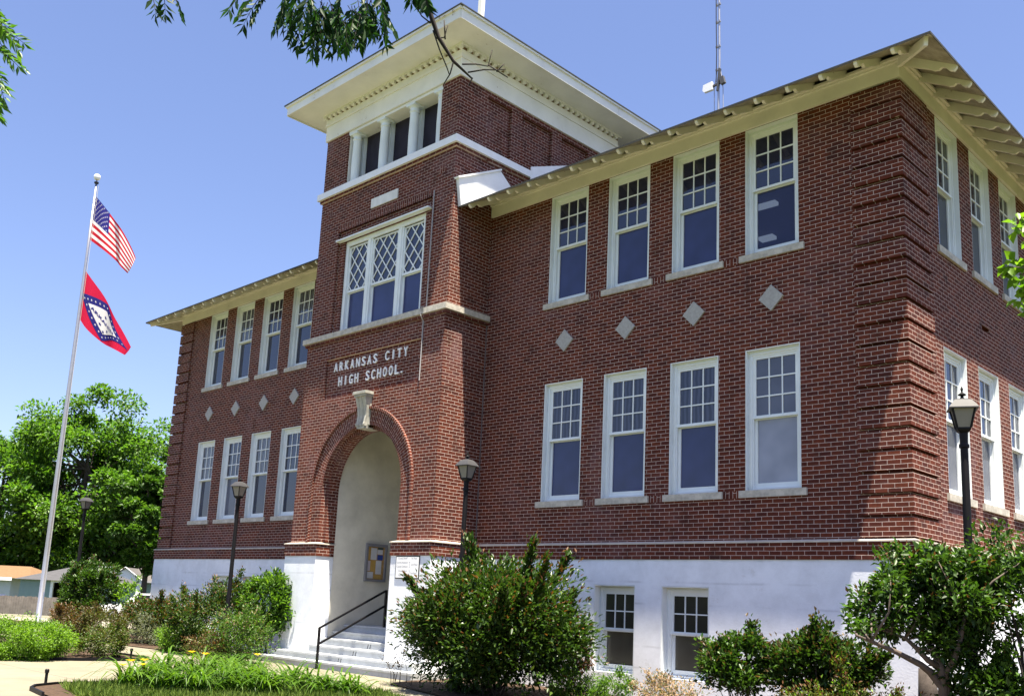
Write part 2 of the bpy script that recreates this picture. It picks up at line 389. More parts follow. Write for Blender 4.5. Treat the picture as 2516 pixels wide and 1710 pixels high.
wall(wb, (0,-.10,0), ex, ez, ey, TR+.08, .10, BZ0, 0.0, [(a, b, -2.05, -0.47, 0.3) for a, b in BWX])
wb2 = MB()
wall(wb2, (0,-.10,0), ex, ez, ey, XL-.10, TL-.08, BZ0, 0.0, [(a, b, -2.05, -0.47, 0.3) for a, b in BWL])
wall(wb, (.10,0,0), ey, ez, (-1,0,0), -.10, 16, BZ0, 0.0)
wall(wb2, (XL-.10,0,0), ey, ez, ex, -.10, 16, BZ0, 0.0)
wall(wb, (TR+.08,0,0), ey, ez, (-1,0,0), TY-.08, -.10, BZ0, 0.0)
wall(wb2, (TL-.08,0,0), ey, ez, ex, TY-.08, -.10, BZ0, 0.0)
part('white_base_wall', wb2, BASEW, school, world=True)
part('white_base_wall', wb, BASEW, school, world=True)
for a, b in ((TL-.081, -13.43), (-10.63, TR+.081)):
    pb = MB(); pb.box(a, b, TY-.08, -.83, BZ0, -.001)
    part('white_pier', pb, BASEW, school, world=True)
# ---- quoins: raised blocks of four courses with a recessed course between
def quoin(cx, sx, name='quoin'):
    m = MB(); z = 0.345
    while z < 7.75:
        t = min(z+0.284, 7.785)
        m.box(*sorted((cx-sx*0.78, cx+sx*0.065)), -0.065, 0.0, z, t)
        m.box(*sorted((cx, cx+sx*0.065)), 0.0, 1.03, z, t)
        z += 0.338
    part(name, m, B_WALL, school, world=True)
quoin(XR, 1); quoin(XL, -1)
# ---- stone diamonds and the upright bricks between the sills
for xs in (RX, LX):
    for i, x in enumerate(xs):
        m = MB(); c = (x+WW/2, 4.50)
        poly = [(c[0], c[1]-.235), (c[0]+.235, c[1]), (c[0], c[1]+.235), (c[0]-.235, c[1])]
        m.prism(poly, lambda a, b: (a, -0.035, b), lambda a, b: (a, 0.05, b))
        part('diamond_stone', m, DIAM, school, world=True)
        if i < 3:
            for z in (ZL0, ZU0):
                part('upright_brick_panel', MB().box(x+WW+.112, x+PW-.112, -0.005, 0.05, z-.125, z+.0), B_SOLD, school, world=True)
# ---- windows
_wm = {}
def window(loc, rz, W, H, kind):
    key = (round(W,3), round(H,3), kind)
    if key not in _wm:
        cols, rows, split, dp = (3, 2, .46, .17) if kind[0] == 'base' else (3, 3, .5, .10)
        fr = MB(); J = 0.018; D = dp+0.11
        fr.box(.003, J, .004, dp, 0, H-.003); fr.box(W-J, W-.003, .004, dp, 0, H-.003); fr.box(J, W-J, .004, dp, H-J, H-.003)
        fr.box(J, .105, dp, D, 0, H-J); fr.box(W-.105, W-J, dp, D, 0, H-J); fr.box(.105, W-.105, dp, D, H-.12, H-J); fr.box(.105, W-.105, dp, D, 0, .045)
        fr.box(.06, .085, dp-.022, dp, 0.0, H-.06); fr.box(W-.085, W-.06, dp-.022, dp, 0, H-.06); fr.box(.085, W-.085, dp-.022, dp, H-.085, H-.06)
        zm = H*split+.02; x0, x1 = .105, W-.105; ya = dp+.012
        us = MB(); t = H-.12
        us.box(x0, x0+.042, ya, ya+.04, zm, t); us.box(x1-.042, x1, ya, ya+.04, zm, t); us.box(x0+.042, x1-.042, ya, ya+.04, t-.045, t); us.box(x0+.042, x1-.042, ya, ya+.04, zm, zm+.05)
        us.box(x0-.02, x1+.02, ya-.018, ya, zm-.004, zm+.034)
        gx0, gx1, gz0, gz1 = x0+.042, x1-.042, zm+.05, t-.045
        for i in range(1, cols): a = gx0+(gx1-gx0)*i/cols; us.box(a-.011, a+.011, ya+.006, ya+.032, gz0, gz1)
        for j in range(1, rows): a = gz0+(gz1-gz0)*j/rows; us.box(gx0, gx1, ya+.004, ya+.034, a-.011, a+.011)
        ls = MB(); yb = ya+.045
        ls.box(x0, x0+.045, yb, yb+.04, .045, zm+.03); ls.box(x1-.045, x1, yb, yb+.04, .045, zm+.03); ls.box(x0+.045, x1-.045, yb, yb+.04, zm-.02, zm+.03); ls.box(x0+.045, x1-.045, yb, yb+.04, .045, .135)
        up = MB().face([(gx0,ya+.022,gz0),(gx1,ya+.022,gz0),(gx1,ya+.022,gz1),(gx0,ya+.022,gz1)])
        lp = MB().face([(x0+.045,yb+.024,.135),(x1-.045,yb+.024,.135),(x1-.045,yb+.024,zm-.02),(x0+.045,yb+.024,zm-.02)])
        _wm[key] = [fr.mesh('window', WHITE), us.mesh('sash', WHITE), ls.mesh('sash', WHITE), up.mesh('pane', kind[1]), lp.mesh('pane', kind[2]),
                    MB().box(-.105, W+.105, -.045, dp, -.125, -.003).mesh('sill', STONE)]
    ms = _wm[key]
    o = link('window', ms[0], school, (loc[0], loc[1], loc[2]-G), rz)
    for nm, me in zip(('sash', 'sash', 'pane', 'pane', 'sill'), ms[1:]):
        if nm == 'sill' and kind[0] == 'base': continue
        link(nm, me, o)
    return o
k = NT('see_through_glass'); tp = k.n('BsdfTransparent'); tp.inputs[0].default_value = (.62,.66,.80,1); gs = k.n('BsdfGlossy'); gs.inputs['Roughness'].default_value = .03
k.b.inputs['Base Color'].default_value = (.05,.06,.15,1); k.b.inputs['Roughness'].default_value = .04
ms = k.n('MixShader'); ms.inputs[0].default_value = .55; k.l(tp.outputs[0], ms.inputs[1]); k.l(k.b.outputs[0], ms.inputs[2]); k.l(ms.outputs[0], k.t.nodes['Material Output'].inputs[0]); THRU = k.mat
rm = MB(); X_0, X_1 = -6.2, -1.0
rm.face([(X_0,.25,5.2),(X_1,.25,5.2),(X_1,6,5.2),(X_0,6,5.2)]); rm.face([(X_0,.25,8.0),(X_1,.25,8.0),(X_1,6,8.0),(X_0,6,8.0)]); rm.face([(X_0,6,5.2),(X_1,6,5.2),(X_1,6,8.0),(X_0,6,8.0)]); rm.face([(X_0,.25,5.2),(X_0,6,5.2),(X_0,6,8.0),(X_0,.25,8.0)]); rm.face([(X_1,.25,5.2),(X_1,6,5.2),(X_1,6,8.0),(X_1,.25,8.0)])
part('room', rm, plain('dim_room', (.03,.032,.05), .9), school, world=True)
lm_ = NT('lit_tube'); lm_.b.inputs['Emission Color'].default_value = (.8,.95,1,1); lm_.b.inputs['Emission Strength'].default_value = .12
for q in ((-4.62,-4.05,3.30,3.46),(-5.42,-5.05,4.97,5.18)):
    part('ceiling_light', MB().box(*q, 7.86, 7.94), lm_.mat, school, world=True)
CLR = ('std', GLASS, SCREEN); BLD = ('std', GREYIN, BLIND); DRK = ('std', GLASS, GLASS); MID = ('std', GLASS, GREYIN); CRT = ('std', CURT, GLASS); CRD = ('std', CURD, SCREEN)
for i, x in enumerate(RX):
    w_ = window((x,0,ZL0), 0, WW, ZL1-ZL0, BLD if i == 3 else CRD)
    if i == 3: w_['label'] = 'window with pale grey blinds drawn'
    wu = window((x,0,ZU0), 0, WW, ZU1-ZU0, CLR if i < 3 else ('std', GLASS, THRU))
    if i == 3: wu['label'] = 'window with ceiling lights showing through the lower pane'
for i, x in enumerate(LX):
    window((x,0,ZL0), 0, WW, ZL1-ZL0, (CRT, MID, CRT, DRK)[i]); window((x,0,ZU0), 0, WW, ZU1-ZU0, (DRK, CRT, DRK, CRT)[i])
for y in SY:
    window((0,y,ZL0), R(90), 1.05, ZL1-ZL0, MID); window((0,y,ZU0), R(90), 1.05, ZU1-ZU0, DRK)
for a, b in BWX+BWL: window((a,-.10,-2.05), 0, b-a, 1.58, ('base', BASEGL, BASELO))
# ---- eaves of the wings
OF, OS, OL, ZE, SL = 1.05, 0.93, 0.66, 7.75, 0.52
def frieze(name, rows):      # runs along the wall of each wing and round its corner
    for sgn in (1, -1):
        m = MB()
        for z0, z1, y in rows:
            if sgn > 0: m.box(TR+.02, XR+y, -y, 0.0, z0, z1); m.box(XR, XR+y, 0.0, 16, z0, z1)
            else: m.box(XL-y, TL-.02, -y, 0.0, z0, z1); m.box(XL-y, XL, 0.0, 16, z0, z1)
        part(name, m, CREAM, school, world=True)
frieze('frieze_board', [(7.793, 8.04, .055)])
frieze('crown_moulding', [(8.04, 8.075, .10), (8.075, 8.115, .145), (8.115, 8.20, .015)])
def raf(mb, o, d, wd):      # o: wall foot point (x,y), d: outward unit vector; ogee tail
    L = OF if abs(d[1]) > .5 else (OS if d[0] > 0 else OL)
    s = (L+0.0)
    top = lambda q: ZE-.035+SL*(L-q)
    e = L-.085
    pr = [(0, top(0)-.17), (e*.50, top(e*.50)-.17), (e*.58, top(e*.58)-.185), (e*.66, top(e*.66)-.165), (e*.72, top(e*.72)-.11), (e*.78, top(e*.78)-.105), (e*.86, top(e*.86)-.155), (e*.93, top(e*.93)-.15), (e*.98, top(e*.98)-.09), (e, top(e)-.02), (e, top(e)), (0, top(0))]
    t = (-d[1]*wd/2, d[0]*wd/2)
    mb.prism(pr, lambda a, b: (o[0]+d[0]*a-t[0], o[1]+d[1]*a-t[1], b), lambda a, b: (o[0]+d[0]*a+t[0], o[1]+d[1]*a+t[1], b))
for i in range(17): 
    m = MB(); raf(m, (-9.1+i*.59, -.07), (0,-1), .055); part('rafter_tail', m, CREAM, school, world=True)
for i in range(16):
    m = MB(); raf(m, (-15.0-i*.6, -.07), (0,-1), .055); part('rafter_tail', m, CREAM, school, world=True)
for i in range(24):
    m = MB(); raf(m, (.07, .1+i*.62), (1,0), .055); part('rafter_tail', m, CREAM, school, world=True)
# hip rafters at the corners
for a, b in (((.05,-.05,8.03), (OS*.88,-OF*.88,ZE-.06)), ((XL-.05,-.05,8.03), (XL-OL*.88,-OF*.88,ZE-.06))):
    part('hip_rafter', MB().bar(a, b, .06, .14), CREAM, school, world=True)
xa, xb, ya, yb = XL-OL, XR+OS, -OF, 16+OF
ym = (ya+yb)/2; zr = ZE+SL*(ym-ya); rxa, rxb = xa+(ym-ya)*.9, xb-(ym-ya)*.9
def hiproof(mb, dz, m=0, inset=0):
    A, B_, C_, D_ = (xa+inset,ya+inset,ZE+dz), (xb-inset,ya+inset,ZE+dz), (xb-inset,yb-inset,ZE+dz), (xa+inset,yb-inset,ZE+dz)
    E_, F_ = (rxa,ym,zr+dz), (rxb,ym,zr+dz)
    for q in ([A,B_,F_,E_], [B_,C_,F_], [C_,D_,E_,F_], [D_,A,E_]): mb.face(q, m)
so_ = MB(); hiproof(so_, -.034, 0, .012)
part('eave_boards', so_, plain('darker_eave_boards', (.40,.37,.29), .85, .45, 4, .2), school, world=True)  # boards between the rafters, a darker tone than the trim
rf = MB(); hiproof(rf, 0.0)
for p, q in (((xa,ya),(xb,ya)), ((xb,ya),(xb,yb)), ((xa,yb),(xa,ya))): rf.face([(*p,ZE),(*q,ZE),(*q,ZE-.04),(*p,ZE-.04)])
part('roof', rf, ROOFM, school, world=True)
# ---- tower
UX0, UX1, UY = -14.62, -9.44, -1.20           # upper shaft is slightly set back
tw = MB()
AC, AZ, RO, RI, RB = -12.03, 1.53, 1.845, 1.475, 1.38
wall(tw, (0,TY,0), ex, ez, ey, TL, TR, 0.31, 5.3, [(AC-RO, AC+RO, 0.31, 3.5, 0.0), (-13.77, -10.17, 3.82, 4.78, 0.05)])
wall(tw, (0,TY+.05,0), ex, ez, ey, -13.77, -10.17, 3.82, 4.78)
N = 40
arc = lambda rr, t: (AC+rr*math.cos(t), AZ+rr*math.sin(t))
for i in range(N):
    t0, t1 = math.pi*i/N, math.pi*(i+1)/N
    (a, b), (c, d) = arc(RO, t0), arc(RO, t1)
    tw.face([(a,TY,b), (a,TY,3.5), (c,TY,3.5), (c,TY,d)])
wall(tw, (TR,0,0), ey, ez, (-1,0,0), TY, 0, 0.31, 5.3); wall(tw, (TL,0,0), ey, ez, ex, TY, 0, 0.31, 5.3)
TWX = (-13.55, -10.43); TWZ = (5.44, 7.86)
wall(tw, (0,UY,0), ex, ez, ey, UX0, UX1, 5.43, 9.2, [(-13.77, -10.17, 5.43, 8.14, 0.06)])
wall(tw, (0,UY+.06,0), ex, ez, ey, -13.77, -10.17, 5.43, 8.14, [(TWX[0], TWX[1], 5.43, TWZ[1], .12)])
for xx, nn in ((UX1, (-1,0,0)), (UX0, ex)): wall(tw, (xx,0,0), ey, ez, nn, UY, 4.45, 5.43, 9.2)
# belfry storey
BX0, BX1 = UX0, UX1
OPX = (-13.68, -10.05); OPZ = (9.4, 10.88)
wall(tw, (0,UY,0), ex, ez, ey, BX0, BX1, 9.36, 10.88, [(OPX[0], OPX[1], OPZ[0]-.04, 10.88, .55)])
for xx, nn in ((BX1, (-1,0,0)), (BX0, ex)): wall(tw, (xx,0,0), ey, ez, nn, UY, 4.45, 9.36, 10.88, [(-.31, .50, 9.45, 10.74, .09), (.87, 1.95, 9.45, 10.74, .09), (2.3, 3.35, 9.45, 10.74, .09)])
for sx, xx in ((-1, BX1), (1, BX0)): tw.face([(xx+sx*.09, -.4, 9.4), (xx+sx*.09, 3.5, 9.4), (xx+sx*.09, 3.5, 10.8), (xx+sx*.09, -.4, 10.8)])
wall(tw, (0,4.45,0), ex, ez, (0,-1,0), BX0, BX1, 8, 10.88)
part('tower_wall', tw, B_WALL, school, world=True)
# soldier course above the tower window and the string of uprights
sc_ = MB().box(-13.77, -10.17, UY-.004, UY+.03, 8.14, 8.30)
part('upright_brick_panel', sc_, B_SOLD, school, world=True)
for x in (-14.35, -9.95): part('upright_brick_panel', MB().box(x, x+.22, UY-.004, UY+.03, 8.62, 8.82), B_SOLD, school, world=True)
# arch ring with its raised outer moulding
ar = MB()
def ring(mb, r0, r1, y, n=40, zb=.335):
    L0 = AZ-zb
    seg = [((AC+r0, zb), (AC+r1, zb), 0.0)]+[(arc(r0, math.pi*i/n), arc(r1, math.pi*i/n), L0+r1*math.pi*i/n) for i in range(n+1)]+[((AC-r0, zb), (AC-r1, zb), 2*L0+r1*math.pi)]
    for (a, b, l0), (c, d, l1) in zip(seg, seg[1:]):
        mb.face([(a[0],y,a[1]), (b[0],y,b[1]), (d[0],y,d[1]), (c[0],y,c[1])], 0, [(0,l0),(r1-r0,l0),(r1-r0,l1),(0,l1)])
def soffit(mb, rr, y0, y1, n=40, zb=.335):
    L0 = AZ-zb
    seg = [((AC+rr, zb), 0.0)]+[(arc(rr, math.pi*i/n), L0+rr*math.pi*i/n) for i in range(n+1)]+[((AC-rr, zb), 2*L0+rr*math.pi)]
    for (a, l0), (c, l1) in zip(seg, seg[1:]):
        mb.face([(a[0],y0,a[1]), (c[0],y0,c[1]), (c[0],y1,c[1]), (a[0],y1,a[1])], 0, [(0,l0),(0,l1),(y1-y0,l1),(y1-y0,l0)])
ring(ar, RI, RO, TY-.012); soffit(ar, RI, TY-.012, TY+.13); ring(ar, RB, RI, TY+.13); soffit(ar, RB, TY+.13, -.84)
ring(ar, RO-.005, RO+.055, TY-.06); soffit(ar, RO-.005, TY-.06, TY-.012); soffit(ar, RO+.055, TY-.06, TY)
part('arch_ring', ar, B_RING, school, world=True)
# keystone bracket with a moulded cap, two flutes and a scroll
ks = MB(); kc = -12.0
prof = [(TY, 2.93), (TY-.13, 2.93), (TY-.155, 2.98), (TY-.14, 3.05), (TY-.115, 3.2), (TY-.13, 3.4), (TY-.18, 3.58), (TY-.19, 3.64), (TY, 3.64)]
def kx(z): return .145+.05*(z-2.93)/.7
for i in range(1, len(prof)-2):
    (y0, z0), (y1, z1) = prof[i], prof[i+1]
    cuts = [-1, -.72, -.60, -.16, -.06, .06, .16, .60, .72, 1]; dep = [0, 0, .03, .03, 0, 0, .03, .03, 0, 0]
    for j in range(9):
        q = []
        for (yy, zz, jj) in ((y0,z0,j), (y0,z0,j+1), (y1,z1,j+1), (y1,z1,j)):
            q.append((kc+cuts[jj]*kx(zz), yy+dep[jj], zz))
        ks.face(q)
    for s in (-1, 1): ks.face([(kc+s*kx(z0), y0, z0), (kc+s*kx(z1), y1, z1), (kc+s*kx(z1), TY, z1), (kc+s*kx(z0), TY, z0)])
ks.box(kc-.145, kc+.145, TY-.13, TY+.3, 2.90, 2.93)
ks.box(kc-.215, kc+.215, TY-.215, TY, 3.64, 3.69); ks.box(kc-.24, kc+.24, TY-.245, TY, 3.692, 3.76)
for s in (-1, 1): ks.tube([(kc+s*.135, TY-.12, 2.99), (kc+s*.165, TY-.12, 2.99)], .045, 12)
ks.box(kc-.19, kc+.19, TY-.04, TY, 2.98, 3.64)
part('keystone', ks, KEYST, school, world=True)
# stone courses
bc = MB(); bc.box(TL-.10, TR+.10, TY-.10, -.002, 5.30, 5.43)
part('belt_course', bc, STONE, school, world=True)
cb = MB(); cb.box(TL-.05, TR+.05, TY-.05, -.002, 5.225, 5.298)
part('corbel_course', cb, B_WALL, school, world=True)
bb = MB(); bb.box(UX0-.11, UX1+.11, UY-.11, 4.45, 9.205, 9.372)
part('belfry_sill_course', bb, METALW, school, world=True)
cb = MB(); cb.box(UX0-.05, UX1+.05, UY-.05, 4.44, 9.13, 9.202)
part('corbel_course', cb, B_WALL, school, world=True)
# triple tower window with lattice upper sashes
m = MB(); W3, H3 = TWX[1]-TWX[0], TWZ[1]-5.435; y0 = .10
m.box(0.003, .11, y0-.05, y0+.12, 0, H3); m.box(W3-.11, W3-.003, y0-.05, y0+.12, 0, H3); m.box(.11, W3-.11, y0-.05, y0+.12, H3-.13, H3-.003); m.box(.11, W3-.11, y0-.02, y0+.12, 0, .05)
bays = [(.11, .86), (1.07, 2.05), (2.26, W3-.11)]
for a in (.86, 2.05): m.box(a, a+.21, y0-.03, y0+.12, .05, H3-.13); m.box(a+.06, a+.15, y0-.05, y0-.03, .05, H3-.13)
m.box(-.22, W3+.22, -.14, y0-.05, H3+.003, H3+.04)
tw_w = link('triple_window', m.mesh('triple_window', WHITE), school, (TWX[0], UY+.06, 5.435-G))
for a, b in bays:
    zm = 1.08; t = H3-.13; s = MB()
    s.box(a, a+.045, y0, y0+.04, zm, t); s.box(b-.045, b, y0, y0+.04, zm, t); s.box(a+.045, b-.045, y0, y0+.04, t-.05, t); s.box(a+.045, b-.045, y0, y0+.04, zm, zm+.055)
    gx0, gx1, gz0, gz1 = a+.045, b-.045, zm+.055, t-.05
    for sg in (1, -1):
        k_ = sg*1.25; step = .165
        c = -4.0
        while c < 6:
            pts = []
            for gx in (gx0, gx1):
                z = gz0+k_*(gx-gx0)+c
                if gz0 <= z <= gz1: pts.append((gx, z))
            for gz_ in (gz0, gz1):
                xx = gx0+(gz_-gz0-c)/k_
                if gx0 < xx < gx1: pts.append((xx, gz_))
            if len(pts) >= 2 and (Vector(pts[0])-Vector(pts[1])).length > .03:
                s.bar((pts[0][0], y0+.014+.003*sg, pts[0][1]), (pts[1][0], y0+.014+.003*sg, pts[1][1]), .026, .018, (0,1,0))
            c += step*k_/abs(k_)*1.25*2 if k_ > 0 else step*2.5
    part('lattice_sash', s, WHITE, tw_w)
    s = MB(); s.box(a, a+.045, y0+.045, y0+.085, .05, zm+.03); s.box(b-.045, b, y0+.045, y0+.085, .05, zm+.03); s.box(a+.045, b-.045, y0+.045, y0+.085, zm-.02, zm+.03); s.box(a+.045, b-.045, y0+.045, y0+.085, .05, .12)
    part('sash', s, WHITE, tw_w)
    part('pane', MB().face([(gx0,y0+.03,gz0),(gx1,y0+.03,gz0),(gx1,y0+.03,gz1),(gx0,y0+.03,gz1)]), GLASS, tw_w)
    part('pane', MB().face([(a+.045,y0+.065,.12),(b-.045,y0+.065,.12),(b-.045,y0+.065,zm-.02),(a+.045,y0+.065,zm-.02)]), SCREEN, tw_w)
# belfry columns, posts and louvres
for x in (-13.47, -12.33, -11.2, -10.18):
    c = MB(); c.lathe([(.135,0),(.135,.05),(.122,.07),(.122,.09),(.112,.11),(.118,.6),(.106,1.20),(.104,1.22),(.125,1.235),(.125,1.26),(.108,1.27),(.108,1.33),(.15,1.37)], (x,-1.06,9.372), 20)
    c.box(x-.155, x+.155, -1.215, -.905, 10.742, 10.80)
    part('column', c, WHITE, school, smooth=False, world=True)
    part('column_post', MB().box(x-.06, x+.06, -.90, -.80, 9.373, 10.80), WHITE, school, world=True)
xs_ = (OPX[0], -13.38, -12.24, -11.11, OPX[1])
for a, b in ((OPX[0]+.02, -12.335), (-12.325, -11.205), (-11.195, OPX[1]-.02)):
    part('louvre', MB().box(a, b, -.795, -.76, 9.373, 10.80), LOUVRE, school, world=True)
li = MB(); li.box(OPX[0], OPX[1], UY+.005, -.5, 10.80, 10.878)
li.box(OPX[1]-.02, OPX[1]-.002, UY-.006, -.6, 9.373, 10.80); li.box(OPX[0]+.002, OPX[0]+.02, UY+.05, -.6, 9.373, 10.80)
part('belfry_lintel', li, TOWERP, school, world=True)
# tower cornice
co_ = MB()
def rb(mb, o, z0, z1): mb.box(UX0-o, UX1+o, UY-o, 4.45+o, z0, z1)
rb(co_, .045, 10.88, 11.30); rb(co_, .075, 11.302, 11.36); rb(co_, .055, 11.362, 11.50); rb(co_, .13, 11.572, 11.618)
part('tower_frieze', co_, TOWERP, school, world=True)
DENT = MB().box(-.05, .05, -.0375, .0375, 0, .069).mesh('dentil', TOWERP)
for i in range(27): link('dentil', DENT, school, (UX0-.05+i*(UX1-UX0+.10)/26, UY-.0885, 11.501-G))
for i in range(1, 29): link('dentil', DENT, school, (UX1+.0885, UY-.05+i*.2, 11.501-G), R(90))
db = MB(); rb(db, .05, 11.501, 11.570)
part('dentil_backing', db, plain('peeling_brown_wood', (0.22, 0.14, 0.07), 0.9, 0.4, 10), school, world=True)
TO = .80
ev = MB(); ev.box(UX0-TO, UX1+TO, UY-TO, 4.45+TO, 11.62, 11.66)
part('tower_soffit', ev, TOWERP, school, world=True)
fa = MB()
X0, X1, Y0, Y1 = UX0-TO, UX1+TO, UY-TO, 4.45+TO
for o, z0, z1 in ((.0, 11.58, 11.80), (.045, 11.80, 11.845)):
    fa.box(X0-o, X1+o, Y0-o-.025, Y0, z0, z1); fa.box(X0-o, X1+o, Y1, Y1+o+.025, z0, z1)
    fa.box(X0-o-.025, X0, Y0, Y1, z0, z1); fa.box(X1, X1+o+.025, Y0, Y1, z0, z1)
part('tower_fascia', fa, TOWERP, school, world=True)
tr = MB(); o = .085; A = [(X0-o,Y0-o),(X1+o,Y0-o),(X1+o,Y1+o),(X0-o,Y1+o)]; ap = ((X0+X1)/2, (Y0+Y1)/2, 12.75)
for i in range(4):
    p, q = A[i], A[(i+1)%4]; tr.face([(*p,11.875),(*q,11.875),ap]); tr.face([(*p,11.846),(*q,11.846),(*q,11.875),(*p,11.875)])
tr.face([(*p,11.846) for p in A])
part('tower_roof', tr, ROOFM, school, world=True)
# metal flashing where the wing roof meets the tower
pts = [(-1.16, 8.36), (.10, 9.01), (.62, 8.62), (.50, 8.40), (-1.05, 7.74)]
fl = MB(); fl.prism(pts, lambda a, b: (UX1+.005, a, b), lambda a, b: (UX1+.10, a, b))
fl.bar((UX1+.06, -1.20, 8.36), (UX1+.06, .12, 9.02), .16, .04)
part('roof_flashing', fl, METALW, school, world=True)
fl = MB(); fl.prism([(1.12, 9.47), (2.75, 10.12), (2.75, 9.4), (1.12, 8.8)], lambda a, b: (UX1+.092, a, b), lambda a, b: (UX1+.12, a, b))
part('roof_flashing', fl, METALW, school, world=True)
part('conduit', MB().tube([(-10.08,UY-.03,8.25),(-10.10,UY-.03,5.48),(-10.10,TY-.125,5.44),(-10.10,TY-.125,5.25),(-10.12,TY-.025,5.15),(-10.13,TY-.025,3.80)], .014, 6), plain('grey_conduit', (.33,.32,.33), .6), school, world=True)
part('mortar_joint', MB().box(TR+.002, TR+.018, -.018, -.002, .34, 5.22), plain('pale_caulk', (.16,.145,.15), .9, .4, 3), school, world=True)
# entrance hall, steps
vs = MB()
vs.face([(-13.405,-.845,-2.5),(-13.405,2.6,-2.5),(-13.405,2.6,4.2),(-13.405,-.845,4.2)]); vs.face([(-10.655,-.845,-2.5),(-10.655,2.6,-2.5),(-10.655,2.6,4.2),(-10.655,-.845,4.2)])
vs.face([(-13.405,2.6,-1.6),(-10.655,2.6,-1.6),(-10.655,2.6,4.2),(-13.405,2.6,4.2)]); vs.face([(-13.405,-.845,4.2),(-10.655,-.845,4.2),(-10.655,2.6,4.2),(-13.405,2.6,4.2)])
for s in (-1, 1):   # back of the front wall inside
    pass
for i in range(N):
    t0, t1 = math.pi*i/N, math.pi*(i+1)/N
    (a, b), (c, d) = arc(RB, t0), arc(RB, t1); vs.face([(a,-.84,b), (a,-.84,4.2), (c,-.84,4.2), (c,-.84,d)])
part('entrance_hall', vs, PLASTER, school, world=True)
dr = MB(); dr.box(-12.7, -11.4, 2.52, 2.59, -1.56, .6); dr.box(-12.78, -12.7, 2.5, 2.6, -1.56, .68); dr.box(-11.4, -11.32, 2.5, 2.6, -1.56, .68); dr.box(-12.7, -11.4, 2.5, 2.6, .6, .68)
part('door', dr, plain('dark_door_wood', (.10, .05, .03), .5), school, world=True)
st = MB(); g0 = G-.05
tr_ = [(-1.92, -2.32, -14.95, -9.02), (-1.62, -2.185, -14.7, -9.36), (-1.31, -2.03, -13.43, -10.63), (-1.0, -1.875, -13.43, -10.63), (-.69, -1.72, -13.43, -10.63), (-.38, -1.565, -13.43, -10.63)]
for i, (y, z, a, b) in enumerate(tr_):
    y1 = tr_[i+1][0] if i < 5 else 2.6
    if i < 2: st.box(a, b, y, TY+.2, g0 if i == 0 else tr_[0][1], z); 
    else: st.box(a, b, y, 2.6, tr_[i-1][1], z)
    st.box(a+.002, b-.002, y-.018, y+.02, z-.04, z+.002)
part('entrance_steps', st, STEPC, school, world=True)
for i, x in ((1, -11.85), (2, -11.75), (3, -11.65)):
    y, z, a, b = tr_[i]
    for dx in (0, .09): part('step_joint', MB().bar((x+dx, y-.004, z-.145), (x+dx+.03, y-.004, z-.045), .012, .006, (0,1,0)), BLACK, school, world=True)

# ------------------------------------------------------------------ writing and fittings on the building
def text_mb(txt, size, font_w=1.0, bold=0.0, extrude=0.0):
    cu = bpy.data.curves.new('t', 'FONT'); cu.body = txt; cu.size = size; cu.extrude = extrude; cu.offset = bold; cu.resolution_u = 3
    o = bpy.data.objects.new('t', cu); COL.objects.link(o)
    dg = bpy.context.evaluated_depsgraph_get(); ev_ = o.evaluated_get(dg); me = ev_.to_mesh()
    v = [tuple(x.co) for x in me.vertices]; f = [tuple(p.vertices) for p in me.polygons]; ev_.to_mesh_clear()
    bpy.data.objects.remove(o); bpy.data.curves.remove(cu)
    return v, f
SIGNW = plain('enamel_white', (0.82, 0.83, 0.84), 0.4, 0.06, 4)
SIGNK = plain('sign_black', (0.02, 0.02, 0.022), 0.5, 0.1, 4)
TEXTG = plain('sign_text_grey', (0.13, 0.13, 0.17), 0.6, 0.05, 4)
lt = thing('wall_lettering', 'raised white capital letters on brick panel above the entrance arch', 'lettering', (-12.05, TY+.05, 4.05))
def put_word(txt, x0, x1, z0, h):
    n = len(txt); pitch = (x1-x0)/(n-.35)
    for i, ch in enumerate(txt):
        if ch == ' ': continue
        v, f = text_mb(ch, 1.0, extrude=.012, bold=.012)
        vx = [p[0] for p in v]; vy = [p[1] for p in v]; cap = 0.73 if ch != '.' else 0.73
        wch = max(vx)-min(vx); tw_ = pitch*(.62 if ch not in 'I.' else (.62*wch/.55))
        m = MB(); m.v = [(x0+i*pitch+(pitch*.31 if ch in 'I' else 0)+(p[0]-min(vx))/max(wch, 1e-4)*(tw_ if ch not in 'I.' else (.035 if ch == 'I' else .05))-(.017 if ch == 'I' else 0), TY+.036-p[2]*1.2, z0+(p[1] if ch != '.' else p[1]-min(vy))/cap*h) for p in v]
        m.f = f; m.m = [0]*len(f)
        part('letter', m, SIGNW, lt, world=True)
put_word('ARKANSAS CITY', -13.46, -10.66, 4.46, .225)
put_word('HIGH SCHOOL.', -13.24, -10.72, 4.08, .235)
pq = thing('date_plaque', 'blank weathered white stone plaque high on the tower', 'plaque', (-11.95, UY, 8.42))
m = MB().box(-12.46, -11.44, UY-.03, UY+.02, 8.44, 8.68); part('stone_slab', m, plain('pale_plaque_stone', (.72, .72, .70), .8, .15, 6, .2), pq, world=True)
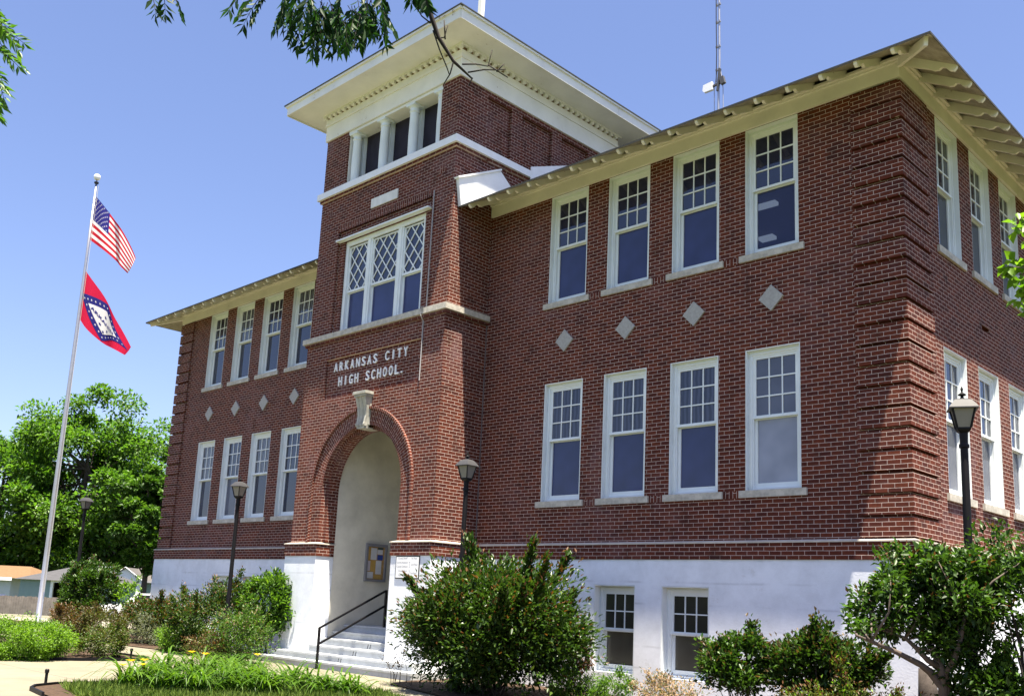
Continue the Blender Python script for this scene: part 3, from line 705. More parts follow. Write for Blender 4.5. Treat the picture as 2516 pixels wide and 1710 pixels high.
# directory sign by the entrance
sg = thing('directory_sign', 'white office directory sign with black border on the white entrance pier', 'sign', (-10.05, TY-.09, -.5))
sx0, sx1, sz0, sz1 = -10.43, -9.66, -.485, -.012; sy = TY-.095
m = MB().box(sx0, sx1, sy, sy+.013, sz0, sz1); part('border', m, SIGNK, sg, world=True)
m = MB().box(sx0+.02, sx1-.02, sy-.004, sy-.0005, sz0+.02, sz1-.02); part('panel', m, SIGNW, sg, world=True)
def sign_line(txt, fx, fz, size):
    v, f = text_mb(txt, size); m = MB(); m.v = [(sx0+(sx1-sx0)*fx+p[0], sy-.0055, sz0+(sz1-sz0)*fz+p[1]) for p in v]; m.f = f; m.m = [0]*len(f)
    part('text_line', m, TEXTG, sg, world=True)
for t_, fx, fz in (('County Sheriff', .10, .865), ('1st Floor', .66, .865), ('County Assessor', .06, .68), ('County Collector', .05, .50), ('2nd Floor', .67, .59), ('Circuit Clerk', .14, .31), ('Court Room', .14, .12), ('3rd Floor', .66, .21)): sign_line(t_, fx, fz, .052)
for za, zb in ((.50, .74), (.12, .37)):
    X_ = sx0+(sx1-sx0)*.605; m = MB(); A_, B_ = sz0+(sz1-sz0)*za, sz0+(sz1-sz0)*zb
    m.box(X_, X_+.005, sy-.006, sy-.0045, A_, B_); m.box(X_-.02, X_, sy-.006, sy-.0045, B_-.005, B_); m.box(X_-.02, X_, sy-.006, sy-.0045, A_, A_+.005)
    part('bracket_line', m, TEXTG, sg, world=True)
# notice board in the entrance hall
nb = thing('notice_board', 'grey framed glass notice board with pinned papers inside the arched entrance', 'notice board', (-13.4, .4, -.55))
fx_ = -13.40; y0, y1, z0, z1 = .08, .72, -.52, .40
m = MB(); m.box(fx_, fx_+.06, y0, y0+.055, z0, z1); m.box(fx_, fx_+.06, y1-.055, y1, z0, z1); m.box(fx_, fx_+.06, y0+.055, y1-.055, z0, z0+.055); m.box(fx_, fx_+.06, y0+.055, y1-.055, z1-.07, z1)
part('frame', m, plain('grey_board_frame', (.20, .20, .22), .45), nb, world=True)
part('backing', MB().box(fx_, fx_+.012, y0+.055, y1-.055, z0+.055, z1-.07), plain('tan_cork', (.40, .25, .10), .9, .3, 20), nb, world=True)
pc = {'w': plain('white_paper', (.60, .60, .62), .8), 'b': plain('blue_paper', (.03, .06, .28), .8), 'o': plain('buff_paper', (.48, .30, .08), .8), 'g': plain('dark_green_paper', (.06, .10, .10), .8), 'p': plain('pinkish_paper', (.56, .50, .55), .8)}
for a, b, c, d, k_ in ((.02,.18,.60,.98,'o'), (.2,.55,.60,.97,'w'), (.58,.9,.78,.92,'w'), (.60,.92,.93,.99,'g'), (.60,.92,.60,.76,'b'), (.02,.2,.25,.56,'p'), (.22,.5,.24,.59,'o'), (.53,.86,.16,.58,'w'), (.04,.40,.02,.22,'w'), (.45,.86,.01,.14,'o')):
    Y = lambda q: y0+.06+(y1-y0-.12)*q; Zq = lambda q: z0+.06+(z1-z0-.135)*q
    part('pinned_paper', MB().box(fx_+.013, fx_+.016, Y(a), Y(b), Zq(c), Zq(d)), pc[k_], nb, world=True)
# handrail on the steps
hr = thing('handrail', 'black steel pipe handrail with two sloping rails on the entrance steps', 'handrail', (-12.0, -2.05, G))
for a, b in (((-12.0,-2.06,G),(-12.0,-2.06,-1.585)), ((-12.0,-.30,-1.58),(-12.0,-.30,-.72))): part('post', MB().bar(a, b, .045, .045, (0,1,0)), BLACK, hr, world=True)
for dz in (0, -.34): part('rail', MB().bar((-12.0,-2.06,-1.60+dz), (-12.0,-.30,-.735+dz), .04, .04), BLACK, hr, world=True)
# mast on the roof, flag finial post on the tower
am = thing('antenna_mast', 'tall thin metal antenna mast with small white panel standing on the right roof', 'antenna', (-6.56, 5.0, 10.7))
part('mast', MB().tube([(-6.56,5,10.6),(-6.55,5,12.3),(-6.53,5,13.0),(-6.6,5,19)], [.03,.03,.028,.022], 8), GALV, am, world=True)
part('panel_antenna', MB().prism([(-7.0,12.30),(-6.98,12.45),(-6.72,12.47),(-6.70,12.24),(-6.95,12.24)], lambda a, b: (a, 4.94, b), lambda a, b: (a, 5.02, b)), METALW, am, world=True)
part('bracket', MB().bar((-6.72,4.98,12.34), (-6.5,4.98,12.36), .05, .05).bar((-6.56,4.97,12.15), (-6.5,4.97,12.75), .07, .05).bar((-6.45,4.98,12.5),(-6.40,4.98,12.3),.09,.12), plain('dark_bracket', (.08,.08,.085), .5), am, world=True)
for q in ([(-6.5,5,12.75),(-6.42,5,12.2),(-6.41,5,11.0)], [(-6.6,5,12.75),(-6.68,5,12.2),(-6.66,5,11.0)]): part('stay', MB().tube(q, .012, 6), GALV, am, world=True)
for z in (12.75, 13.4, 14.1, 14.6): part('clamp', MB().bar((-6.63,4.99,z),(-6.50,4.99,z+.02),.05,.05), GALV, am, world=True)
part('cable', MB().tube([(-6.60,4.96,12.4),(-6.59,4.96,13.2),(-6.61,4.96,14.2),(-6.645,4.96,19)], .012, 6), BLACK, am, world=True)
rp = thing('rooftop_post', 'weathered white wooden post on top of the tower roof', 'post', (-11.88, 1.5, 12.7))
part('post', MB().bar((-11.9,1.5,12.5), (-11.82,1.5,17.0), .13, .13, (0,1,0)), painted('flaking_white_post', (.75,.74,.68), (.35,.28,.2), .36, 5), rp, world=True)

# ------------------------------------------------------------------ lamps
def lamp(label, loc):
    t = thing('street_lamp', label, 'lamp post', loc, R(4), 'black post lamps around the school')
    return t
H_ = 4.28
L0 = lamp('black post lamp standing in front of the right side of the entrance tower', (-7.15, -2.47, G))
part('post', MB().lathe([(.15,0),(.15,.12),(.12,.16),(.11,.55),(.07,.62),(.055,.7),(.048,2.0),(.042,H_-.72),(.058,H_-.71),(.058,H_-.68),(.044,H_-.66),(.048,H_-.54)], n=14), BLACK, L0, smooth=False)
zt = H_-.50
q_ = .68
m = MB().lathe([(.03,zt-.05),(.068,zt-.015),(.075,zt),(.075,zt+.02)], sq=4)
for sx_, sy_ in ((1,1),(1,-1),(-1,1),(-1,-1)): m.bar((sx_*.073,sy_*.073,zt+.015), (sx_*.122,sy_*.122,zt+.245), .018, .018)
part('lantern_cage', m, BLACK, L0)
part('lantern_glass', MB().lathe([(.068,zt+.02),(.115,zt+.242)], sq=4), FROST, L0)
part('lantern_roof', MB().lathe([(.158,zt+.238),(.158,zt+.250),(.125,zt+.30),(.09,zt+.345),(.05,zt+.365)], sq=4), LAMPTOP, L0)
part('finial', MB().lathe([(.035,zt+.365),(.02,zt+.385),(.016,zt+.40),(.042,zt+.412),(.045,zt+.422),(.014,zt+.445),(.009,zt+.46),(.018,zt+.485),(.003,zt+.52)], n=12), BLACK, L0)
def dup(root, loc, label, rz=None):
    n = root.copy(); COL.objects.link(n); n.location = loc; n['label'] = label
    if rz is not None: n.rotation_euler = (0,0,rz)
    for c in root.children:
        k_ = c.copy(); COL.objects.link(k_); k_.parent = n
        for g in c.children:
            q = g.copy(); COL.objects.link(q); q.parent = k_
    return n
def atd(px, py, D):          # helper used only to read positions off the camera axis
    v = d_+r_*((px-1258)/2363.66)-u_*((py-855-179.17)/2363.66); return Vector((5.7806,-14.4521,-.9002))+v*D
for (px, py, D, lb, rz) in ((2362.5, 947.5, 11.35, 'black post lamp rising from the bush at the right corner of the school', .45), (591.4, 1166.9, 23.2, 'black post lamp in front of the left wing windows', .25), (214.6, 1209.7, 30.5, 'black post lamp farthest left against the trees', .3)):
    p = atd(px, py, D); dup(L0, (p.x, p.y, p.z-4.31), lb, rz)
# black stakes with small lights at the bed edges
for loc, lb in (((-10.0, -8.42, G), 'short black path light stake at the pointed tip of the lily bed'), ((-14.85, -4.86, G), 'short black path light stake at the tip of the planting island')):
    t = thing('path_light', lb, 'path light', loc, 0, 'short black path light stakes')
    part('stake', MB().lathe([(.022,0),(.022,.2),(.032,.205),(.032,.25),(.02,.262)], n=10), BLACK, t)

# ------------------------------------------------------------------ flagpole and flags
fp = thing('flagpole', 'tall tapering silver flagpole with ball finial on the left lawn', 'flagpole', (-34.19, .23, G))
part('pole', MB().lathe([(.16,0),(.16,.05),(.105,.1),(.10,3),(.085,9),(.055,15),(.045,18.3)], n=16), GALV, fp, smooth=True)
part('truck', MB().lathe([(.02,18.3),(.09,18.32),(.09,18.38),(.02,18.4),(.02,18.48)], n=12), BLACK, fp)
b_ = MB(); b_.lathe([(.14*math.sin(math.pi*i/10)+.001, 18.46+.14-.14*math.cos(math.pi*i/10)) for i in range(11)], n=16)
part('ball_finial', b_, METALW, fp, smooth=True)
part('halyard', MB().tube([(.14,.03,1.2),(.13,.03,9),(.10,.06,18.2)], .008, 5), plain('rope', (.5,.48,.42), .9), fp)
NF = Vector((-.7, .714, 0))
def curve(pts, u):
    pts = [Vector(p) for p in pts]; x = u*(len(pts)-1); i = min(int(x), len(pts)-2); f = x-i
    p0, p1, p2, p3 = pts[max(i-1,0)], pts[i], pts[i+1], pts[min(i+2, len(pts)-1)]
    return .5*((2*p1)+(-p0+p2)*f+(2*p0-5*p1+4*p2-p3)*f*f+(-p0+3*p1-3*p2+p3)*f**3)
def flagmap(T, Bt, amp, k1, ph):
    def P(u, v, off=0.0):
        p = curve(Bt, u)*(1-v)+curve(T, u)*v
        return p+NF*(amp*u**.6*math.sin(k1*u*6.283+ph+1.4*v)+off)
    return P
def patch(mb, P, u0, u1, v0, v1, nu, nv, m, off=0.0):
    for i in range(nu):
        for j in range(nv):
            a, b = u0+(u1-u0)*i/nu, u0+(u1-u0)*(i+1)/nu; c, d = v0+(v1-v0)*j/nv, v0+(v1-v0)*(j+1)/nv
            mb.face([P(a,c,off), P(b,c,off), P(b,d,off), P(a,d,off)], m)
def star(mb, P, cu_, cv, ru, rv, m, off, rot=0):
    pts = []
    for i in range(10):
        t = math.pi/2+rot+i*math.pi/5; q = 1 if i%2 == 0 else .4; pts.append(P(cu_+ru*q*math.cos(t), cv+rv*q*math.sin(t), off))
    c = P(cu_, cv, off)
    for i in range(10): mb.face([c, pts[i], pts[(i+1)%10]], m)
def cloth(name, col):
    k = NT(name); k.color(col); k.rough(.8, .15); tr = k.n('BsdfTranslucent'); tr.inputs[0].default_value = (*col, 1)
    ms = k.n('MixShader'); ms.inputs[0].default_value = .4; k.l(k.b.outputs[0], ms.inputs[1]); k.l(tr.outputs[0], ms.inputs[2]); k.l(ms.outputs[0], k.t.nodes['Material Output'].inputs[0]); return k.mat
FR, FW, FB, FRD = cloth('flag_red', (.50,.012,.03)), cloth('flag_white', (.80,.79,.78)), cloth('flag_blue', (.025,.025,.20)), cloth('flag_crimson', (.52,.01,.05))
UT = [(-34.20,.21,15.34),(-34.06,.59,14.96),(-33.91,1.0,14.46),(-33.73,1.47,13.91),(-33.55,1.96,12.92)]
UB = [(-34.18,.26,13.33),(-34.04,.65,13.09),(-33.85,1.16,12.74),(-33.73,1.48,12.44),(-33.64,1.72,12.21)]
AT = [(-34.18,.25,11.98),(-34.05,.61,11.54),(-33.91,.99,11.03),(-33.75,1.42,10.37),(-33.62,1.79,9.77),(-33.48,2.17,9.04)]
AB = [(-34.19,.21,9.96),(-34.06,.58,9.49),(-33.87,1.09,9.06),(-33.70,1.56,8.83),(-33.53,2.03,8.63)]
def flag_thing(name, label, T, Bt):
    o = thing(name, label, 'flag', T[0]); return o
uf = flag_thing('national_flag', 'red, white and blue striped flag with starred canton, upper flag on the pole', UT, UB)
P = flagmap(UT, UB, .20, 2.1, .4); m = MB()
for s in range(13): patch(m, P, .4 if s >= 6 else 0, 1, s/13, (s+1)/13, 26, 1, 0 if s%2 == 0 else 1)
patch(m, P, 0, .4, 6/13, 1, 12, 7, 2)
part('cloth', m, [FR, FW, FB], uf, world=True)
m = MB()
for rr in range(9):
    for cc in range(6 if rr%2 == 0 else 5):
        for off in (.012, -.012): star(m, P, .4*(cc+.55+(.5 if rr%2 else 0))/6.1, 6/13+(7/13)*(rr+.7)/9.4, .013, .022, 0, off)
part('stars', m, FW, uf, world=True)
af = flag_thing('state_flag', 'red flag with white diamond in starred blue border, lower flag on the pole', AT, AB)
P = flagmap(AT, AB, .20, 1.7, 2.2); m = MB(); patch(m, P, 0, 1, 0, 1, 28, 14, 0)
part('cloth', m, FRD, af, world=True)
def diamond(mb, hu, hv, mi, off, n=14):
    for i in range(n):
        for j in range(n):
            q = []
            for a, b in ((i,j),(i+1,j),(i+1,j+1),(i,j+1)):
                a, b = a/n, b/n; q.append(P(.5+(a-b)*hu, .5+(a+b-1)*hv, off))
            mb.face(q, mi)
m = MB()
for s in (1, -1): diamond(m, .485, .47, 0, .008*s)
part('blue_diamond', m, FB, af, world=True)
m = MB()
for s in (1, -1): diamond(m, .305, .30, 0, .016*s)
part('white_diamond', m, FW, af, world=True)
m = MB()
for s in (1, -1):
    for e in range(4):
        for i in range(6 if e else 7):
            f = i/6; a, b = [(f,0),(1,f),(1-f,1),(0,1-f)][e]; hu, hv = .392, .382
            star(m, P, .5+(a-b)*hu, .5+(a+b-1)*hv, .017, .026, 0, .014*s)
part('white_stars', m, FW, af, world=True)
m = MB()
for s in (1, -1):
    star(m, P, .5, .585+.05, .028, .042, 0, .024*s)
    star(m, P, .43, .36, .028, .042, 0, .024*s); star(m, P, .57, .36, .028, .042, 0, .024*s); star(m, P, .5, .26, .028, .042, 0, .024*s)
part('blue_stars', m, FB, af, world=True)
v, f = text_mb('ARKANSAS', .115, bold=.004); wx = max(q[0] for q in v)
m = MB()
for s in (1, -1): 
    n0 = len(m.v); m.v += [tuple(P(.5+(q[0]/wx-.5)*.48, .47+q[1]*.75, .026*s)) for q in v]; m.f += [tuple(i+n0 for i in ff) for ff in f]
m.m = [0]*len(m.f); part('flag_lettering', m, FB, af, world=True)

# ------------------------------------------------------------------ plants
def leaves(name, mat, pos, dirs, length, width, rng, parent=None, fold=0.25, world=True, nrm=None):
    n = len(pos); a = dirs/np.maximum(np.linalg.norm(dirs, axis=1, keepdims=True), 1e-6)
    ref = rng.normal(size=(n,3)) if nrm is None else nrm+rng.normal(size=(n,3))*.35
    b = np.cross(a, ref); b /= np.maximum(np.linalg.norm(b, axis=1, keepdims=True), 1e-6); c = np.cross(b, a)
    L = (np.full(n, length) if np.isscalar(length) else length)[:,None]*rng.uniform(.7, 1.25, (n,1)); W = L*width
    v = np.empty((n,4,3)); v[:,0] = pos; mid = pos+a*L*.45
    v[:,1] = mid+b*W*.5+c*W*fold; v[:,3] = mid-b*W*.5+c*W*fold; v[:,2] = pos+a*L-c*L*.12
    me = bpy.data.meshes.new(name); me.vertices.add(n*4); me.vertices.foreach_set('co', v.reshape(-1))
    i0 = np.arange(n)*4; tri = np.stack([i0,i0+1,i0+2,i0,i0+2,i0+3], 1).reshape(-1)
    me.loops.add(n*6); me.loops.foreach_set('vertex_index', tri.astype(np.int32))
    me.polygons.add(n*2); me.polygons.foreach_set('loop_start', (np.arange(n*2)*3).astype(np.int32)); me.polygons.foreach_set('loop_total', np.full(n*2, 3, np.int32))
    me.materials.append(mat); me.update(calc_edges=True); me.validate()
    return link(name, me, parent, world=world)
LM = dict(
 deep=leafmat('deep_green_leaf', (0.0118,0.0333,0.0059), (0.0407,0.0851,0.0118), .28, .42, .28),
 mid=leafmat('mid_green_leaf', (0.0222,0.0629,0.0074), (0.0666,0.1406,0.0163), .35),
 lime=leafmat('lime_leaf', (0.0666,0.148,0.0089), (0.148,0.2664,0.0185), .4),
 gloss=leafmat('glossy_mid_leaf', (0.0222,0.0518,0.0074), (0.0629,0.1036,0.0148), .25, .28, .5),
 olive=leafmat('olive_leaf', (0.037,0.0555,0.0118), (0.0888,0.1036,0.0222), .3),
 red=leafmat('red_young_leaf', (0.074,0.0266,0.0118), (0.1332,0.0629,0.0192), .3),
 brown=leafmat('bronze_leaf', (0.0407,0.0259,0.0111), (0.0962,0.0629,0.0222), .3),
 grey=leafmat('grey_green_leaf', (0.0666,0.0814,0.0518), (0.148,0.1628,0.111), .25, .7, .2),
 pink=leafmat('dry_pinkish_leaf', (0.222,0.148,0.1036), (0.3404,0.2442,0.1776), .3, .7, .2),
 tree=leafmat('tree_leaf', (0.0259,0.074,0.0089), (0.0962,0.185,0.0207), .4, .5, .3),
 treed=leafmat('shade_tinted_tree_leaf', (0.0133,0.0407,0.0059), (0.0444,0.1036,0.0118), .35, .5, .3),  # darker leaf: painted crown shade, also the tone of the darker trees
 blade=leafmat('lily_blade', (0.0296,0.0814,0.0059), (0.0962,0.185,0.0163), .4, .4, .35),
 grass=leafmat('grass_blade', (0.0518,0.1036,0.0148), (0.1406,0.1924,0.037), .35, .6, .2),
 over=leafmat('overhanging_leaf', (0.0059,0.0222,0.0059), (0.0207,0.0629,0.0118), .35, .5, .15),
 sun_tint=leafmat('sun_tinted_leaf', (0.037,0.1036,0.0111), (0.0962,0.1998,0.0222), .5, .4, .4))  # brighter leaf copy, sunlight put into the colour
def shrub(name, label, cat, c, rad, n, size, seed, mats, shoots=10, low=.15, tip=None, tip_n=0, stems=6, stem_r=.02, stem_mat=None, lump=.28, width=.45, stem_low=0.0, group=None, flat=1.0, gap=0.0):
    """c = centre on the ground, rad = (rx, ry, height)"""
    rng = np.random.default_rng(seed); t = thing(name, label, cat, (c[0], c[1], c[2] if len(c) > 2 else G), 0, group)
    c0 = np.array([c[0], c[1], c[2] if len(c) > 2 else G]); rx, ry, h = rad
    nc = max(14, int(46*flat)); q = rng.normal(size=(nc,3)); q /= np.linalg.norm(q, axis=1, keepdims=True)
    rr = rng.uniform(.45, .95, (nc,1))**.6; q = q*rr
    lowz = stem_low
    cl = c0+np.stack([q[:,0]*rx, q[:,1]*ry, h*(lowz+low+(1-lowz-low)*(q[:,2]*.5+.5))], 1)
    cs = lump*min(rx, h)*rng.uniform(.6, 1.25, nc)
    sh_a, sh_d = [], []
    for i in range(shoots):
        j = rng.integers(nc); base = cl[j]; out = (base-c0)*[1,1,.6]+[0,0,h*.5]; out = out/np.linalg.norm(out)+rng.normal(size=3)*.2
        sh_a.append(base); sh_d.append(out/np.linalg.norm(out)*rng.uniform(.16, .36)*min(rx, h))
    idx = rng.integers(nc, size=n); off = rng.normal(size=(n,3)); off /= np.linalg.norm(off, axis=1, keepdims=True); off *= (rng.uniform(0, 1, (n,1))**.45)
    pos = cl[idx]+off*cs[idx][:,None]*[1,1,.85]
    if shoots:
        ns = int(n*.16); k_ = rng.integers(shoots, size=ns); f = rng.uniform(.1, 1, ns)[:,None]
        ps = np.array(sh_a)[k_]+np.array(sh_d)[k_]*f*1.5+rng.normal(size=(ns,3))*.028
        pos = np.vstack([pos, ps]); off = np.vstack([off, np.array(sh_d)[k_]])
    pos[:,2] = np.maximum(pos[:,2], c0[2]+.02)
    dirs = off*.6+(pos-c0-[0,0,h*.3])/max(rx, h)*.7+rng.normal(size=pos.shape)*.5+[0,0,.15]
    up = np.tile([[0,0,1.0]], (len(pos),1))
    leaves('foliage', mats[0], pos, dirs, size, width, rng, t, nrm=up)
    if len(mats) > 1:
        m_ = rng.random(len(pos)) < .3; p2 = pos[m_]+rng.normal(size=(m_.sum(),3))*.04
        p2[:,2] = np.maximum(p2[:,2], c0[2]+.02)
        leaves('second_foliage', mats[1], p2, dirs[m_]+[0,0,.4], size, width, rng, t, nrm=up[m_])  # second leaf colour on a random share of the leaves
    if tip is not None and tip_n:
        hz = (pos[:,2]-c0[2])/h; ro = np.linalg.norm((pos-c0)[:,:2]/[rx,ry], axis=1)
        wt = np.clip(hz*.9+ro*.5-.45, .01, None)**2; p_ = rng.choice(len(pos), tip_n, p=wt/wt.sum())
        leaves('new_growth', tip, pos[p_]+rng.normal(size=(tip_n,3))*.035+[0,0,.03], dirs[p_]+[0,0,.5], size*.9, width*.9, rng, t, nrm=up[p_])
    if stems:
        m = MB(); order = rng.permutation(nc)[:stems*2]
        for i, j in enumerate(order):
            p0 = c0+[rng.normal()*.1*rx, rng.normal()*.1*ry, -.02]; p3 = cl[j]; mid = p0*.55+p3*.45+[rng.normal()*.05, rng.normal()*.05, h*.08]
            s_ = stem_r*(1 if i < stems else .6); m.tube([p0, (p0+mid)/2+rng.normal(size=3)*.02, mid, p3], [s_, s_*.8, s_*.6, s_*.25], 6)
        for a, d in zip(sh_a, sh_d): m.tube([a, a+d*.7, a+d*1.45], [.007,.005,.002], 4)
        part('stems', m, stem_mat or BARK, t, world=True)
    return t
# --- right side, in front of the wing
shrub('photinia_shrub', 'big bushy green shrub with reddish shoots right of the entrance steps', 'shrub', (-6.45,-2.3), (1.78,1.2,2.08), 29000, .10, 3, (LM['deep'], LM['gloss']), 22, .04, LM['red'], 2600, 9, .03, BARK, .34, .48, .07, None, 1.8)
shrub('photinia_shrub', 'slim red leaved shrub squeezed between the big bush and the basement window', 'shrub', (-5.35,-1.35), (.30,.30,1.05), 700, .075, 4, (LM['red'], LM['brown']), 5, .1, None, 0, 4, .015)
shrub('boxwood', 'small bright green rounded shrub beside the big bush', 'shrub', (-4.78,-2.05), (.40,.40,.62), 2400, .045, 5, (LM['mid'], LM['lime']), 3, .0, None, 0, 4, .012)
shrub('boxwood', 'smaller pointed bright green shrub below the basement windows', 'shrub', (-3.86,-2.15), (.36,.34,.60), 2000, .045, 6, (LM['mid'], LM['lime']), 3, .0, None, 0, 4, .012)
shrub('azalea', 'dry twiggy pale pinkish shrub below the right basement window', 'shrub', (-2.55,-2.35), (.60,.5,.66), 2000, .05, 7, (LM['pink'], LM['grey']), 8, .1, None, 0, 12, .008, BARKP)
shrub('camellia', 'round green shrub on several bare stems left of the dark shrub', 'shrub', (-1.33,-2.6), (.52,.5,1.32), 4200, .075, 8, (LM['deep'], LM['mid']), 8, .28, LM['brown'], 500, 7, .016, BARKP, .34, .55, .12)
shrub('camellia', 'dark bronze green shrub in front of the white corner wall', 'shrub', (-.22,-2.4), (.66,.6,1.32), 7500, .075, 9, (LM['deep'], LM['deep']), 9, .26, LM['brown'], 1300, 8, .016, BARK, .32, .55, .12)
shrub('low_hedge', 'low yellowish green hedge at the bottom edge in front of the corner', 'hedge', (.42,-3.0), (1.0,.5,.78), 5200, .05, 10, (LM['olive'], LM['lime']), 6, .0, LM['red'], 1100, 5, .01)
# crape myrtle at the right corner: smooth multi-stem trunk and a broad crown
def crape(name, label, c, trunk, limbs, nl, size, seed, mats, tip_n):
    rng = np.random.default_rng(seed); t = thing(name, label, 'tree', (c[0], c[1], G)); m = MB(); pos, dirs = [], []
    for pts, rad in trunk: m.tube(pts, rad, 9)
    for cc, rr in limbs:
        k_ = int(nl*rr**2/sum(l[1]**2 for l in limbs)); o_ = rng.normal(size=(k_,3)); o_ /= np.linalg.norm(o_, axis=1, keepdims=True); o_ *= rng.uniform(.15, 1, (k_,1))**.5
        sub = rng.normal(size=(9,3))*rr*.55; pick = rng.integers(9, size=k_)
        pos.append(np.array(cc)+sub[pick]*[1,1,.8]+o_*rr*.42); dirs.append(o_+rng.normal(size=(k_,3))*.6+[0,0,.2])
        for s in sub[:5]:
            e = Vector(cc)+Vector(s); st_ = min((Vector(p) for tr, _ in trunk for p in tr[1:]), key=lambda q: (q-e).length)
            m.tube([st_, (st_+e)/2+Vector(rng.normal(size=3)*.06), e], [.018,.011,.005], 5)
    part('trunk', m, BARKP, t, smooth=True, world=True)
    pos = np.vstack(pos); dirs = np.vstack(dirs); up = np.tile([[0,0,1.0]], (len(pos),1))
    leaves('foliage', mats[0], pos, dirs, size, .5, rng, t, nrm=up)
    q = rng.choice(len(pos), len(pos)//3); leaves('second_foliage', mats[1], pos[q]+[0,0,.05], dirs[q], size, .5, rng, t, nrm=up[q])  # second leaf colour mixed in on a random third
    q = rng.choice(len(pos), tip_n, p=np.clip(pos[:,2]-pos[:,2].min(), .01, None)/np.clip(pos[:,2]-pos[:,2].min(), .01, None).sum())
    leaves('new_growth', LM['red'], pos[q]+rng.normal(size=(tip_n,3))*.04+[0,0,.05], dirs[q]+[0,0,.4], size*.9, .42, rng, t, nrm=up[q])
    return t
o_ = atd(2262, 1705, 10.3); o2 = atd(2320, 1720, 10.3)
P3 = lambda px, py, D=10.3: tuple(atd(px, py, D))
gb = (o2.x, o2.y, G)
crape('crape_myrtle', 'multi-stemmed small tree with bent pale branches in front of the right corner', gb,
 [([gb, P3(2318,1690), P3(2310,1640), P3(2296,1600,10.4), P3(2270,1560,10.6)], [.06,.05,.045,.035,.02]),
  ([gb, P3(2316,1690), P3(2285,1650), P3(2262,1632), P3(2200,1600,10.2), P3(2140,1575,10.1), P3(2105,1560,10.0)], [.05,.045,.04,.035,.027,.02,.01]),
  ([P3(2310,1640), P3(2280,1622), P3(2250,1590), P3(2225,1567,10.4), P3(2190,1555,10.4)], [.035,.03,.025,.02,.012]),
  ([gb, P3(2326,1690), P3(2322,1655), P3(2345,1620,10.2), P3(2360,1570,10.2), P3(2375,1500,10.2)], [.05,.04,.035,.03,.025,.015])],
 [(P3(2225,1440,10.6),.42),(P3(2290,1430,10.5),.45),(P3(2170,1490,10.4),.30),(P3(2210,1530,10.5),.28),(P3(2300,1520,10.5),.42),(P3(2350,1470,10.5),.42),(P3(2120,1560,10.2),.14),(P3(2390,1420,10.6),.40),(P3(2370,1560,10.4),.34),(P3(2240,1390,10.7),.26),(P3(2330,1400,10.6),.30)], 6600, .085, 21, (LM['deep'], LM['mid']), 420)
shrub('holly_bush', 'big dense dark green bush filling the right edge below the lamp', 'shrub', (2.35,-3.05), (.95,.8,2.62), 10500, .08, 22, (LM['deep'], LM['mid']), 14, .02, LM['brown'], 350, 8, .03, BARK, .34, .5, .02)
tk = thing('bare_tree_trunk', 'dark rough bare trunk standing against the white side wall at the corner', 'tree trunk', (.75,-1.75,G))
m = MB(); p_ = atd(2277, 1640, 11.9); m.tube([(p_.x,p_.y,G-.05),(p_.x,p_.y,-2.1),(p_.x+.01,p_.y,-1.75),(p_.x-.02,p_.y,-1.45)], [.17,.13,.12,.08], 11)
part('trunk', m, BARK, tk, smooth=True, world=True)
# --- left side, in front of the left wing
shrub('crape_myrtle_bush', 'dark green bush with reddish tips behind the nearest left lamp', 'shrub', (-16.45,-2.1), (1.25,.9,1.75), 8000, .085, 31, (LM['deep'], LM['olive']), 14, .03, LM['red'], 800, 7, .02)
shrub('crape_myrtle_bush', 'green drooping leafy bush against the left white pier', 'shrub', (-15.1,-1.45), (.95,.6,1.95), 4600, .12, 32, (LM['mid'], LM['lime']), 18, .25, None, 0, 6, .02, None, .34, .42)
shrub('rose_bush', 'leggy yellow green plant with long stems left of the steps', 'plant', (-13.7,-2.9), (.92,.55,1.15), 3300, .07, 33, (LM['mid'], LM['olive']), 22, .05, LM['pink'], 130, 12, .009, BARKP, .35)
shrub('nandina', 'low rusty brown plant at the foot of the leggy plant', 'plant', (-14.35,-3.35), (.7,.4,.6), 900, .07, 38, (LM['olive'], LM['brown']), 6, .0, LM['red'], 300, 4, .008)
shrub('boxwood', 'low lime green mounded shrub beside the narrow path', 'shrub', (-17.5,-2.35), (.85,.6,.66), 5200, .055, 34, (LM['lime'], LM['mid']), 2, .0, None, 0, 5, .012, None, .36)
shrub('azalea', 'bronze red shrub on thin stems in front of the left white wall', 'shrub', (-21.2,-1.3), (1.3,.7,1.08), 7500, .08, 35, (LM['deep'], LM['brown']), 6, .24, LM['red'], 1300, 8, .016, BARK, .3, .5, .1)
shrub('lavender', 'grey green spiky low shrub beside the narrow path', 'plant', (-20.3,-1.75), (.95,.5,.72), 2600, .10, 36, (LM['grey'], LM['grey']), 14, .0, None, 0, 6, .008, None, .33, .2)
shrub('azalea', 'rounded bronze shrub leftmost behind the mown mound', 'shrub', (-22.6,-3.0), (.86,.6,.92), 3300, .07, 37, (LM['brown'], LM['olive']), 6, .05, LM['red'], 900, 6, .012)
shrub('azalea', 'bronze green shrub between the round bronze one and the grey plant', 'shrub', (-21.4,-2.7), (.85,.55,.92), 3000, .07, 39, (LM['olive'], LM['brown']), 6, .05, LM['brown'], 700, 6, .012)
shrub('azalea', 'small olive green shrub at the tip of the planting island', 'shrub', (-15.7,-5.1), (.58,.5,.70), 2600, .06, 40, (LM['olive'], LM['mid']), 8, .0, LM['brown'], 350, 6, .012)
shrub('boxwood', 'wide clipped bright green mound left of the walkway', 'shrub', (-15.95,-6.85), (1.3,1.1,.74), 19000, .05, 41, (LM['lime'], LM['mid']), 0, .0, None, 0, 8, .015, None, .34, .5, 0, None, 2.2)
